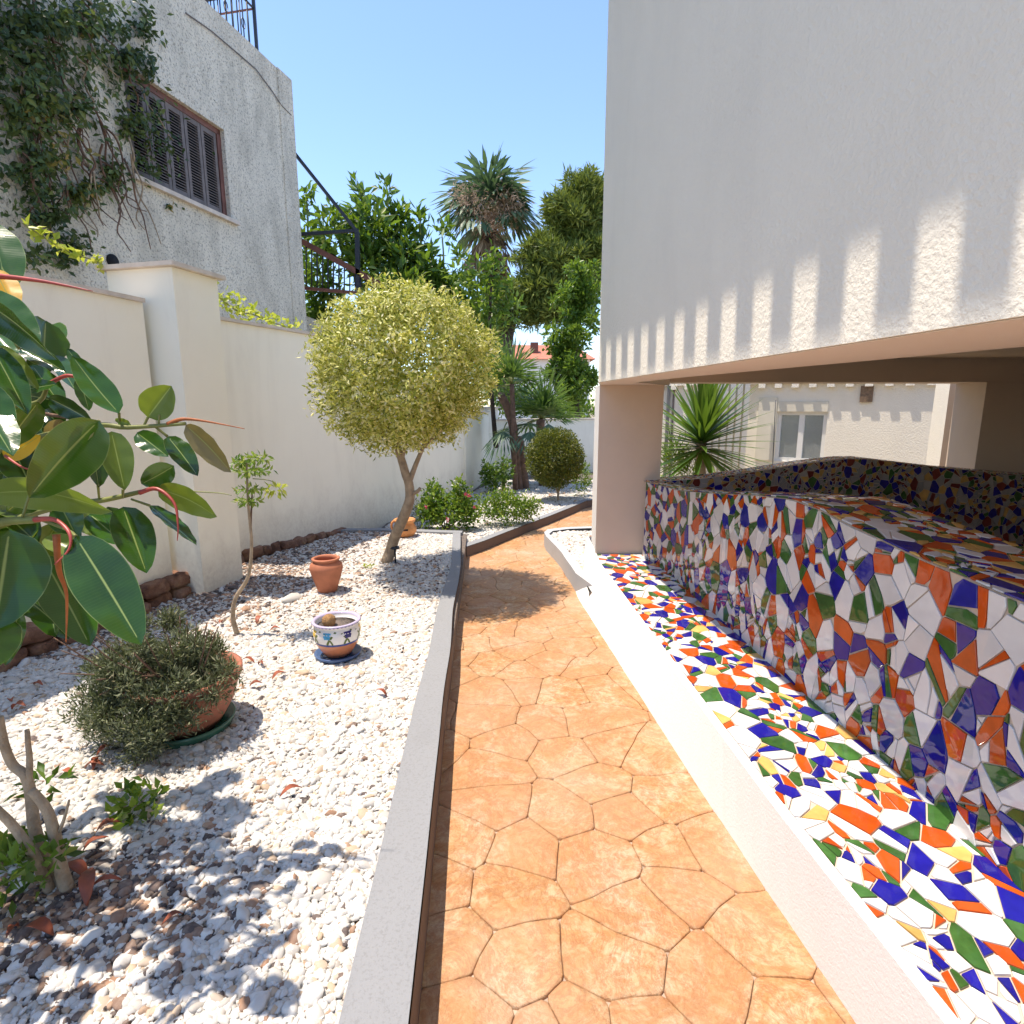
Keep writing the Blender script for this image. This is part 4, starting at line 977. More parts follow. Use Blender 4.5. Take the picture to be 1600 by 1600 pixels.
for k in range(15):
    az = k*2.399; el = R([80, 60, 40, 20, -5][k % 5]); d = (math.cos(az)*math.cos(el), math.sin(az)*math.cos(el), math.sin(el)); fan(smp, h1, d, .62, 19, M['palmfan'], .18, .35, 'frond', 2.5, .04)
h2 = PY(845, 655, sy_+.5)
for k in range(16):
    az = k*2.399+.5; el = R([70, 45, 25, 8, -15][k % 5]); d = (math.cos(az)*math.cos(el), math.sin(az)*math.cos(el), math.sin(el)); fan(smp, h2, d, .75, 19, M['palmfan'], .2, .35, 'frond', 2.5, .04)
for u, v in ((780, 690), (812, 690), (835, 680)): fan(smp, PY(u+12, v-30, sy_-.1), ((u-800)/60, -.5, -.75), .62, 15, M['palmfar'], .4, .3, 'frond', 2, .04)
branch([PY(850, 780, sy_+.5), PY(847, 720, sy_+.5), PY(845, 655, sy_+.5)], .09, .08, M['bark_brown'], smp, 'trunk', 10, .02)

# distant red-roofed house
rh = thing('distant_house', 'small far house with red tiled roof and brick chimney between the trees', 'house', PY(832, 600, 45))
a = PY(815, 553, 45); b = PY(860, 548, 45)
MB().box(a.x-2, b.x+3, 45, 52, 0, a.z-.3).build('wall', M['white_fine'], rh)
rf = MB().add([(a.x-2.4, 44.5, a.z-.4), (b.x+3.4, 44.5, a.z-.4), (b.x+2, 48.5, a.z+1.0), (a.x-1, 48.5, a.z+1.0), (b.x+3.4, 52.5, a.z-.4), (a.x-2.4, 52.5, a.z-.4)], [(0, 1, 2, 3), (3, 2, 4, 5), (0, 3, 5), (1, 4, 2), (0, 5, 4, 1)]).build('roof', M['roofred'], rh)
c = PY(835, 540, 46); ch = MB().box(c.x-.3, c.x+.3, 46, 46.6, a.z-.3, c.z+.25).build('chimney', M['rust'], None); ch.parent = rf; ch.matrix_parent_inverse = Matrix.Translation(-LOC[rh.name])

# round clipped bush
rb_ = thing('round_bush', 'round clipped dark green bush with forked pale stem before the far wall', 'bush', PZ(872, 783, .085))
c0 = PZ(872, 783, .08); by = c0.y
branch([c0, PY(873, 765, by), PY(882, 740, by)], .022, .012, M['bark_pale'], rb_, 'trunk', 7); branch([PY(872, 772, by), PY(866, 755, by), PY(856, 735, by)], .016, .01, M['bark_pale'], rb_, 'branch', 6)
q = Bp(867, 716, by, 45, 47, 16000); blob_leaves('crown', [q], M['boxwood'], rb_, .04, .022, .35, .2, .07)
# shrubs
s1 = thing('flowering_shrub', 'glossy green shrub with a few small pink flowers beside the clay face pot', 'shrub', PZ(697, 830, .085)); y1 = PZ(697, 828, .085).y
for a in ((670, 790), (690, 775), (715, 770), (735, 800), (700, 800)): branch([PZ(697, 829, .08), PY((697+a[0])/2, 812, y1), PY(*a, y1)], .010, .004, M['bark_brown'], s1, 'stem', 5)
blob_leaves('foliage', [Bp(680, 785, y1, 22, 28, 520), Bp(700, 800, y1, 38, 26, 800), Bp(722, 785, y1, 20, 26, 420), Bp(676, 762, y1, 10, 12, 90), Bp(718, 760, y1, 8, 14, 90), Bp(730, 805, y1, 20, 20, 300), Bp(668, 800, y1, 18, 22, 260)], M['shrub'], s1, .055, .032, .2, .3)
cp = [PY(u, v, y1-.28) for u, v in ((666, 792), (733, 775), (741, 793), (728, 772), (700, 812))]
n = 60; Pq = np.repeat(arr(cp), 12, 0)+np.random.normal(0, .008, (60, 3)); leaf_mesh('flowers', Pq, rdir(n), rdir(n), np.full(n, .022), np.full(n, .016), M['pink'], s1, 'stuff')
s2 = thing('low_shrub', 'low spreading bright green shrub right of the pink flowered shrub', 'shrub', PZ(790, 823, .085)); y2 = PZ(790, 821, .085).y
blob_leaves('foliage', [Bp(765, 795, y2, 26, 20, 700), Bp(795, 795, y2, 34, 24, 1200), Bp(820, 795, y2, 20, 18, 500), Bp(785, 775, y2, 25, 12, 300), Bp(835, 788, y2, 12, 10, 120)], M['shrub'], s2, .042, .022, .2, .35)
s3 = thing('dark_shrub', 'small dark leaved shrub against the low white wall behind the other shrubs', 'shrub', PZ(768, 770, .085)); y3 = PZ(768, 772, .085).y
blob_leaves('foliage', [Bp(768, 748, y3, 16, 20, 380), Bp(760, 735, y3, 7, 14, 90), Bp(790, 738, y3, 14, 24, 240)], M['loquat'], s3, .07, .04, .2, .3)
s4 = thing('dry_shrub', 'thin dry greyish shrub between the clay face pot and the flowering shrub', 'shrub', PZ(655, 828, .085)); y4 = PZ(655, 826, .085).y
blob_leaves('foliage', [Bp(655, 805, y4, 16, 22, 420)], M['lavender'], s4, .05, .010, .1, .4)
s5 = thing('edge_shrub', 'pale grassy shrub by the pillar behind the round bush', 'shrub', PY(912, 770, 9.3))
blob_leaves('foliage', [Bp(908, 745, 9.4, 14, 26, 420)], M['shrub'], s5, .09, .02, .2, .5)

# yucca seen through the opening
yu = thing('yucca', 'spiky green yucca with long pointed blades behind the pillar', 'yucca', PY(1095, 800, 6.3)); yy_ = 6.3
branch([PY(1098, 830, yy_), PY(1096, 745, yy_), PY(1095, 712, yy_), PY(1097, 690, yy_)], .05, .055, M['bark_pale'], yu, 'trunk', 9, .01)
yc = PY(1097, 688, yy_); random.seed(2)
n = 150
for k in range(n):
    f = k/n; el = R(88-f*118+random.uniform(-5, 5)); az = k*2.399
    d = Vector((math.cos(az)*math.cos(el), math.sin(az)*math.cos(el), math.sin(el))); Lb = random.uniform(.70, .92); w = .055
    b = yc+Vector((0, 0, .10-.24*f)); side = d.cross(Vector((0, 0, 1))).normalized(); vs = []; up = side.cross(d)
    for j in range(6):
        s_ = j/5; c = b+d*Lb*s_-Vector((0, 0, 1))*(.10*Lb*s_*s_*(1 if el > 0 else .6)); ww = w*(.55+1.6*s_*(1-s_)*1.4)*(1-s_**3)+.001
        vs += [c+side*ww/2+up*ww*.15, c, c-side*ww/2+up*ww*.15]
    m = MB().add(vs, [(j*3+q, j*3+q+1, (j+1)*3+q+1, (j+1)*3+q) for j in range(5) for q in range(2)], True)
    o = m.build('blade', M['yucca'], yu); at = o.data.attributes.new('rnd', 'FLOAT', 'FACE'); at.data.foreach_set('value', [random.random()*(1-.5*f)+.1]*10)
s6 = thing('lower_shrub', 'thin leafy plant at the foot of the yucca behind the mosaic', 'shrub', PY(1060, 790, 6.6))
blob_leaves('foliage', [Bp(1055, 720, 6.8, 22, 30, 260), Bp(1080, 735, 6.6, 18, 20, 160)], M['shrub'], s6, .16, .016, .2, .6)
# dark slats standing in for greenery and shade behind opening left
s7 = thing('shade_slats', 'dark slats standing in for the shade behind the yucca beside the pillar', 'screen', PY(1060, 700, 9.0))
for k in range(7):
    q = PY(1042+k*9, 690, 9.3); MB().box(q.x-.03, q.x+.02, 9.3, 9.34, 0, 2.7).build('slat', M['shutter'] if k % 2 else M['curtain'], s7)

# ivy on the neighbouring house
iv = thing('ivy', 'dense dark ivy hanging over the upper left of the old stucco house', 'ivy', HP(5.5, 2, .1))
blobs = [(30, 40, 110, 120, 2900, .5), (130, 50, 70, 80, 1500, .35), (190, 90, 45, 70, 800, .2), (30, 170, 90, 80, 1800, .4), (110, 170, 50, 50, 450, .2), (200, 190, 60, 50, 900, .2), (235, 245, 45, 40, 650, .2),
         (40, 260, 70, 60, 1300, .3), (60, 340, 60, 60, 900, .25), (110, 300, 40, 40, 350, .15), (140, 290, 70, 20, 380, .1), (100, 390, 40, 35, 420, .15), (215, 40, 25, 50, 260, .1), (165, 265, 40, 30, 220, .1),
         (215, 295, 15, 10, 40, .08), (262, 320, 14, 8, 22, .06), (30, 400, 60, 30, 300, .2), (230, 110, 20, 30, 90, .08), (10, 100, 80, 160, 1500, .5)]
Ps = []
for u, v, ru, rv, n, dp in blobs:
    for _ in range(int(n*.62)):
        a = random.random()*6.283; q = abs(random.gauss(0, .55)); uu = u+ru*q*math.cos(a); vv = v+rv*q*math.sin(a)
        if uu < -60 or vv < -60: continue
        nz = noise.noise(Vector((uu/26, vv/26, 1)))
        if nz < -.12: continue
        p = hpx(uu, vv)+hn*(.02+random.random()**2*dp); Ps.append(p)
P_ = arr(Ps); n = len(P_); tn = np.array([noise.noise(Vector(p)*1.6) for p in P_])
leaf_mesh('foliage', P_, rdir(n)*.8+np.array([.2, 0, -.6]), rdir(n)*.8+np.array(hn), np.random.uniform(.05, .095, n), np.random.uniform(.028, .045, n), M['ivyleaf'], iv, 'stuff', np.clip(np.random.rand(n)*.8+tn*.5, 0, 1))
random.seed(31)
for k in range(46):
    u0 = random.choice((20, 40, 70, 110, 150, 190)); v0 = random.uniform(-20, 260); pts = []
    for j in range(7):
        pts.append(hpx(u0, v0)+hn*random.uniform(.02, .14)); u0 += random.uniform(-4, 20); v0 += random.uniform(12, 34)
        if v0 > 400: break
    if len(pts) > 2: branch(pts, .012, .005, M['bark_brown'] if k % 3 else M['bark_pale'], iv, 'stem', 5)
# yellow-green creepers over the wall top
def creeper(label, pts, y_out, dens, parent_loc, spread):
    c = thing('creeper', label, 'vine', parent_loc, 'yellow green creepers over the wall'); P3 = [Vector(p) for p in pts]
    branch(P3, .006, .004, M['stem_green'], c, 'stem', 5); out = []
    for a, b in zip(P3, P3[1:]):
        for _ in range(dens): out.append(a.lerp(b, random.random())+Vector((random.gauss(0, spread), random.gauss(0, spread), random.gauss(0, spread))))
    P_ = arr(out); n = len(P_); leaf_mesh('foliage', P_, rdir(n)+np.array([0, 0, .2]), rdir(n)+np.array([0, -.3, .8]), np.random.uniform(.05, .085, n), np.random.uniform(.03, .05, n), M['vine'], c, 'stuff')
cyy = lambda u, v, y: PY(u, v, y)
creeper('thin yellow green creeper trailing down to the first wall pillar', [cyy(35, 348, 3.9), cyy(75, 375, 4.0), cyy(110, 395, 4.1), cyy(150, 408, 4.2), cyy(175, 425, 4.3), cyy(195, 430, 4.4)], 0, 14, cyy(100, 390, 4), .012)
creeper('bushy yellow green creeper on the wall top right of the pillar', [cyy(343, 465, 5.3), cyy(370, 485, 5.5), cyy(400, 493, 5.7), cyy(430, 505, 5.9), cyy(465, 516, 6.1)], 0, 46, cyy(400, 495, 5.7), .05)

# ------------------------------------------------------------------ pots
def rim_prof(prof): return prof
vz = PZ(512, 924, BZ); vs_ = thing('clay_vase', 'plain terracotta vase with a rolled rim standing on the gravel', 'vase', (vz.x, vz.y, BZ))
pr = [(.062, 0), (.070, .01), (.085, .06), (.108, .13), (.122, .185), (.118, .215), (.095, .238), (.088, .243), (.102, .250), (.104, .262), (.092, .268), (.083, .262), (.080, .24), (.10, .20), (.09, .12)]
MB().lathe(vz, pr, 40).build('body', M['terracotta'], vs_)
# painted pot
pp = PZ(540, 1016, BZ+.01); pp = Vector((PZ(538, 1012, BZ).x, 3.05, BZ))
po = thing('painted_pot', 'ceramic pot painted with tulips and crossed leaves, terracotta foot', 'pot', pp); po.scale = (1.08, 1.08, .86)
t = NT('painted_band')
sx = t.n('ShaderNodeSeparateXYZ'); t.l(t.tc.outputs['Object'], sx.inputs[0])
cz_ = t.ramp(sx.outputs['Z'], [(0, (.50, .19, .10)), (.099, (.50, .19, .10)), (.1, (.03, .05, .22)), (.114, (.03, .05, .22)), (.115, (.78, .76, .74)), (.222, (.78, .76, .74)), (.223, (.50, .45, .60)), (1, (.78, .76, .74))])
for e_ in t.t.nodes:
    if e_.type == 'VALTORGB' : e_.color_ramp.interpolation = 'CONSTANT'
M['pot_paint'] = t.fin(cz_, .2)
pr = [(.060, .0), (.068, .006), (.085, .04), (.102, .075), (.114, .115), (.119, .15), (.118, .18), (.108, .205), (.104, .212), (.118, .222), (.124, .232), (.120, .24), (.108, .238), (.104, .225), (.104, .20), (.001, .19)]
MB().lathe((pp.x, pp.y, pp.z+.02), pr, 48).build('bowl', M['pot_paint'], po, (pp.x, pp.y, pp.z+.02))
MB().lathe((pp.x, pp.y, pp.z+.216), [(0.001, 0), (.103, .004), (.001, .008)], 32).build('soil', M['soil'], po)
def rad_at(z):
    for (r1, z1), (r2, z2) in zip(pr, pr[1:]):
        if z1 <= z <= z2: return r1+(r2-r1)*(z-z1)/(z2-z1)
    return .11
def decal(name, pts, mat, w):
    """painted stroke on the bowl: pts (angle deg from camera-facing, z), ribbon width w"""
    m = MB(); vs = []
    for i, (a, z) in enumerate(pts):
        a2, z2 = pts[min(i+1, len(pts)-1)]; a1, z1 = pts[max(i-1, 0)]; dx = R(a2-a1)*.115; dz = z2-z1; l = math.hypot(dx, dz) or 1; px_, pz_ = -dz/l*w/2, dx/l*w/2
        for s in (1, -1):
            aa = R(a)-math.pi/2+s*px_/.115; zz = z+s*pz_; r = rad_at(zz)+.0012; vs.append((pp.x+r*math.cos(aa), pp.y+r*math.sin(aa), pp.z+.02+zz))
    m.add(vs, [(2*i, 2*i+1, 2*i+3, 2*i+2) for i in range(len(pts)-1)], True); return m.build(name, mat, po)
gm = plain('painted_green', (.09, .13, .02), .3); ym = plain('painted_yellow', (.75, .5, .05), .3); bm = plain('painted_sky_blue', (.05, .35, .6), .3); nm = plain('painted_navy', (.02, .02, .16), .3); pm_ = plain('painted_purple', (.18, .06, .22), .3)
for a in range(-170, 180, 42):
    decal('leaf_stroke', [(a+16, .20), (a+6, .17), (a-2, .14), (a-6, .118)], gm, .011); decal('leaf_stroke', [(a-12, .19), (a-4, .165), (a+4, .14), (a+8, .118)], gm, .009)
for i, a in enumerate((-52, -8, 44, 98, 150, -100, -150)):
    mm = (ym, bm, nm)[i % 3]
    for da in (-7, 0, 7): decal('tulip', [(a+da, .195), (a+da*.8, .175), (a+da*.4, .155)], mm, .014)
for k in range(40): decal('rim_dot', [(k*9-180, .229), (k*9-176, .229)], pm_ if k % 2 else nm, .006)
MB().lathe((pp.x, pp.y, pp.z+.006), [(.09, 0), (.108, .004), (.120, .03), (.114, .033), (.103, .012), (0, .012)], 40).build('saucer', M['blue_glaze'], po)
cc_ = thing('cactus', 'small dry round cactus sitting in the painted pot', 'cactus', (pp.x-.035, pp.y-.02, pp.z+.25))
MB().lathe((pp.x-.035, pp.y-.02, pp.z+.187), [(0.001, 0), (.03, .008), (.038, .03), (.034, .052), (.018, .066), (0.001, .07)], 20).build('ball', M['cactus'], cc_)
# face pot
fz = PZ(633, 838, BZ); fo = thing('clay_face_pot', 'rounded orange clay pot with a dark mouth slot and a handle, by the wall', 'pot', fz)
M['orange_clay'] = plain('orange_clay', (.62, .26, .09), .7, 0, .25, 14, .3, 120)
MB().lathe(fz, [(.07, 0), (.10, .02), (.125, .06), (.125, .10), (.10, .14), (.09, .15), (.115, .168), (.118, .188), (.105, .195), (.09, .19), (.08, .15)], 32).build('body', M['orange_clay'], fo)
MB().obox(fz+Vector((.015, -.118, .095)), (.04, 0, 0), (0, .012, 0), (0, 0, .008)).build('mouth', M['hole'], fo)
MB().tube([fz+Vector((-.11+.03*math.sin(k)*-1, -.02, .12+.05*math.cos(k))) for k in np.linspace(0, 3.14, 8)], .012, 8).build('handle', M['orange_clay'], fo)
# lamp stake
lz = PZ(618, 880, BZ); la = thing('garden_light', 'small black mushroom garden light on a stake beside the ball tree trunk', 'garden light', lz)
MB().tube([lz, lz+Vector((0, 0, .14))], .008, 8).build('stake', M['iron'], la)
MB().lathe(lz+Vector((0, 0, .13)), [(.008, 0), (.045, .006), (.035, .025), (.01, .034)], 16).build('lamp_shade', M['iron'], la)
# large pot with saucer and grey-green plant
gp = PZ(262, 1140, BZ); gp = Vector((-1.42, 2.32, BZ))
bp = thing('large_terracotta_pot', 'wide terracotta bowl pot on a dark green saucer, half covered by its plant', 'pot', gp)
MB().lathe((gp.x, gp.y, BZ+.02), [(.13, 0), (.155, .04), (.19, .10), (.212, .17), (.218, .21), (.232, .215), (.234, .24), (.22, .243), (.207, .22), (.20, .19), (.001, .19)], 48).build('bowl', M['terracotta_dark'], bp)
MB().lathe((gp.x, gp.y, BZ-.002), [(.15, 0), (.175, .005), (.19, .045), (.183, .048), (.165, .02), (.001, .018)], 40).build('saucer', M['green_glaze'], bp)
lv = thing('lavender_bush', 'spreading grey green bush spilling over the large terracotta pot', 'bush', (gp.x, gp.y, BZ+.25))
bl = [((gp.x-.06, gp.y-.02, .50), (.24, .22, .17), 5200), ((gp.x-.22, gp.y-.06, .42), (.17, .18, .19), 2800), ((gp.x+.08, gp.y-.04, .47), (.15, .18, .13), 2400), ((gp.x-.12, gp.y-.20, .36), (.17, .10, .17), 2800), ((gp.x-.26, gp.y-.14, .30), (.13, .13, .12), 1100), ((gp.x+.06, gp.y-.23, .36), (.14, .06, .11), 1900), ((gp.x-.02, gp.y-.27, .28), (.12, .05, .10), 1100), ((gp.x+.18, gp.y-.10, .41), (.08, .10, .09), 900)]
bl2 = []
for c, r, n in bl:
    for k in range(26):
        d = rdir(1)[0]; bl2.append((tuple(np.array(c)+d*np.array(r)*random.uniform(.3, 1.)), (.045, .045, .05), n//20))
blob_leaves('foliage', bl2, M['lavender'], lv, .030, .0065, .1, .5, .3, 0, .1, .8)
for k in range(40):
    a = random.random()*6.28; e = Vector((math.cos(a)*random.uniform(.15, .38)-.1, math.sin(a)*random.uniform(.1, .3)-.08, random.uniform(.05, .35)))
    branch([gp+Vector((0, 0, .22)), gp+Vector((e.x*.5, e.y*.5, .30)), gp+Vector((e.x, e.y, .2+e.z))], .005, .002, M['bark_brown'], lv, 'stem', 4)

# sapling with tiers
sz = PZ(371, 992, BZ); sa = thing('tiered_sapling', 'thin curved sapling with little flat leaf tiers in front of the cream wall', 'sapling', sz); ysp = sz.y
branch([sz, PY(364, 965, ysp), PY(368, 935, ysp), PY(388, 900, ysp), PY(393, 850, ysp), PY(388, 790, ysp), PY(385, 720, ysp)], .016, .006, M['bark_pale'], sa, 'trunk', 8)
branch([PY(393, 860, ysp), PY(392, 820, ysp+.02), PY(394, 770, ysp+.02)], .007, .005, M['bark_brown'], sa, 'branch', 6)
bl = [Bp(378, 722, ysp, 15, 5, 60), Bp(402, 716, ysp, 18, 5, 70), Bp(392, 736, ysp, 32, 4, 110), Bp(390, 764, ysp, 24, 3, 70), Bp(388, 783, ysp, 20, 3, 60)]
blob_leaves('foliage', bl, M['sapling'], sa, .042, .016, .1, -.1)
branch([PY(395, 748, ysp), PY(425, 752, ysp), PY(442, 770, ysp)], .003, .002, M['stem_green'], sa, 'branch', 4)
blob_leaves('drooping_leaves', [Bp(430, 765, ysp, 14, 9, 36)], M['vine'], sa, .05, .018, .1, -.4)

# bare-branched shrub bottom left
cs = thing('cut_back_shrub', 'old shrub with thick bare grey branches and small green shoots at its foot', 'shrub', PZ(100, 1390, BZ)); c0 = PZ(104, 1395, BZ-.01); yb = c0.y
def cb_(u, v, dy=0): return PY(u, v, yb+dy)
branch([c0, cb_(92, 1330), cb_(78, 1270), cb_(48, 1235)], .019, .011, M['bark_pale'], cs, 'branch', 10, .008)
branch([c0+Vector((-.03, .02, 0)), cb_(62, 1320, .03), cb_(50, 1260, .05), cb_(38, 1215, .05), cb_(15, 1190, .05), cb_(-2, 1120, .05)], .018, .011, M['bark_pale'], cs, 'branch', 10, .008)
branch([cb_(42, 1235, .05), cb_(46, 1190, .05), cb_(42, 1140, .05)], .010, .006, M['bark_pale'], cs, 'branch', 8, .006)
branch([c0+Vector((-.05, 0, 0)), cb_(58, 1340, -.02), cb_(20, 1290, -.02), cb_(-20, 1250, -.03)], .015, .010, M['bark_pale'], cs, 'branch', 9, .008)
branch([cb_(88, 1310), cb_(100, 1280), cb_(108, 1250)], .006, .003, M['bark_pale'], cs, 'branch', 5)
def rosette(name, parent, c, r, n, L, W, mat): blob_leaves(name, [(tuple(c), (r, r, r*.7), n)], mat, parent, L, W, .1, .35)
rosette('foliage', cs, cb_(25, 1370, -.05)+Vector((0, 0, .02)), .10, 110, .05, .024, M['loquat'])
for p, n_ in ((cb_(70, 1225, .15), 26), (cb_(20, 1330, .1), 60), (cb_(75, 1340, -.05), 26)): rosette('foliage', cs, p, .06, n_, .05, .024, M['loquat'])
sc_ = thing('small_leafy_plant', 'little rosette of rounded green leaves growing out of the gravel', 'plant', PZ(222, 1280, BZ))
rosette('foliage', sc_, PZ(220, 1275, BZ)+Vector((0, 0, .045)), .085, 95, .046, .026, M['shrub'])
wd1 = thing('seedling', 'tiny bright green seedling in the gravel left of the ball tree', 'plant', PZ(577, 890, BZ)); rosette('foliage', wd1, PZ(577, 888, BZ)+Vector((0, 0, .02)), .03, 14, .035, .02, M['vine'])

# ------------------------------------------------------------------ rubber plant: every leaf is a part
t = NT('rubber_leaf_top')
uv = t.n('ShaderNodeUVMap', uv_map='UV'); sx = t.n('ShaderNodeSeparateXYZ'); t.l(uv.outputs[0], sx.inputs[0])
mid = t.ramp(sx.outputs['Y'], [(.475, 0.), (.491, .8), (.509, .8), (.525, 0.)]); edge = t.ramp(sx.outputs['Y'], [(0, .8), (.018, 0.), (.982, 0.), (1, .8)])
wv = t.n('ShaderNodeTexWave', wave_type='BANDS', bands_direction='X'); wv.inputs['Scale'].default_value = 13; wv.inputs['Distortion'].default_value = .6; t.l(uv.outputs[0], wv.inputs['Vector'])
vein = t.ramp(wv.outputs['Color'], [(.0, 0.), (.9, .25), (1, 1.)])
oi = t.n('ShaderNodeObjectInfo')
def leafmat(t, cA, cB, rough, tr, tint, spec=.5):
    g = t.ramp(oi.outputs['Random'], [(0, cA), (1, cB)])
    g = t.mix(t.ramp(t.noise(11, 4), [(.4, 0.), (.75, .35)]), g, tuple(x*1.35 for x in cB))
    fac = t.n('ShaderNodeMath', operation='MULTIPLY'); fac.inputs[1].default_value = .05; t.l(vein, fac.inputs[0]); g = t.mix(fac.outputs[0], g, (.25, .35, .10))
    g = t.mix(mid, g, (.30, .38, .12)); fe = t.n('ShaderNodeMath', operation='MULTIPLY'); fe.inputs[1].default_value = .7; t.l(edge, fe.inputs[0]); g = t.mix(fe.outputs[0], g, (.35, .42, .15))
    bk = t.mix(t.geo.outputs['Backfacing'], g, t.mix(.6, g, (.17, .19, .06)))
    return t.fin(bk, rough, t.bump(vein, .07, .002), spec, tr, t.mix(.5, g, tint))
M['rub'] = leafmat(t, (.012, .045, .007), (.035, .115, .012), .15, .08, (.38, .60, .03))
def leafcopy(name, cA, cB, rough, tr, tint):
    global mid, edge, vein, oi
    t = NT(name); uv = t.n('ShaderNodeUVMap', uv_map='UV'); sx = t.n('ShaderNodeSeparateXYZ'); t.l(uv.outputs[0], sx.inputs[0])
    mid = t.ramp(sx.outputs['Y'], [(.475, 0.), (.491, .8), (.509, .8), (.525, 0.)]); edge = t.ramp(sx.outputs['Y'], [(0, .8), (.018, 0.), (.982, 0.), (1, .8)])
    wv = t.n('ShaderNodeTexWave', wave_type='BANDS', bands_direction='X'); wv.inputs['Scale'].default_value = 13; wv.inputs['Distortion'].default_value = .6; t.l(uv.outputs[0], wv.inputs['Vector'])
    vein = t.ramp(wv.outputs['Color'], [(.0, 0.), (.9, .25), (1, 1.)]); oi = t.n('ShaderNodeObjectInfo'); return leafmat(t, cA, cB, rough, tr, tint)
M['rubl'] = leafcopy('rubber_leaf_light', (.06, .11, .012), (.12, .18, .03), .28, .28, (.6, .8, .05))
M['ruby'] = leafcopy('yellow_leaf', (.70, .38, .02), (.80, .50, .03), .4, .4, (.9, .6, .05))
M['rubb'] = leafcopy('brown_olive_leaf', (.13, .10, .03), (.20, .16, .06), .4, .25, (.5, .4, .1))
M['sheath'] = plain('red_leaf_sheath', (.44, .07, .055), .4, 0, .35, 20)
M['sheathd'] = plain('dry_leaf_sheath', (.42, .12, .03), .6, 0, .35, 20)
rp = thing('rubber_plant', 'large rubber plant with broad glossy leaves and red sheaths reaching in from the left', 'rubber plant', (-1.75, 1.35, BZ))
def big_leaf(B, T, wpx, dB=1.5, dT=1.45, tilt=0., fold=.25, curl=.15, mat='rub', twist=0., flip=False):
    """B, T pixels of base and tip at depths dB, dT; wpx: width in pixels; tilt turns the blade about its midrib"""
    rb_, rt_ = ray(*B), ray(*T); b = EYE+rb_*dB; tp = EYE+rt_*dT; ax = tp-b; L = ax.length; ax.normalize()
    view = (EYE-(b+tp)/2).normalized(); side = ax.cross(view).normalized(); nrm = side.cross(ax).normalized()
    if nrm.dot(view) < 0: nrm = -nrm
    ca, sa = math.cos(tilt), math.sin(tilt); side2 = side*ca+nrm*sa; n2 = nrm*ca-side*sa
    if flip: n2 = -n2
    W = wpx/900*(dB+dT)/2/max(.25, abs(ca)); nu, nv = 14, 6; vs = []; uvs = []
    up = Vector((0, 0, 1)); up = (up-ax*up.dot(ax))
    for i in range(nu+1):
        s = i/nu; prof = (math.sin(math.pi*min(1, s**.85)))**.62 if 0 < s < 1 else 0.; prof *= (1-.12*s); c = b+ax*L*s+up*curl*L*math.sin(math.pi*s)*.5
        th = twist*(s-.3); sd = side2*math.cos(th)+n2*math.sin(th); nn = n2*math.cos(th)-side2*math.sin(th)
        for j in range(nv+1):
            q = -1+2*j/nv; vs.append(c+sd*(q*prof*W/2)*math.cos(fold)+nn*(abs(q)*prof*W/2*math.sin(fold))+nn*.004*math.sin(s*22+j)*abs(q)*.5); uvs.append((s, j/nv))
    fs = [(i*(nv+1)+j, i*(nv+1)+j+1, (i+1)*(nv+1)+j+1, (i+1)*(nv+1)+j) for i in range(nu) for j in range(nv)]
    o = MB().add(vs, fs, True).build('leaf', M[mat], rp); me = o.data; ul = me.uv_layers.new(name='UV')
    for lp in me.loops: ul.data[lp.index].uv = uvs[lp.vertex_index]
    return o
D_ = 1.55
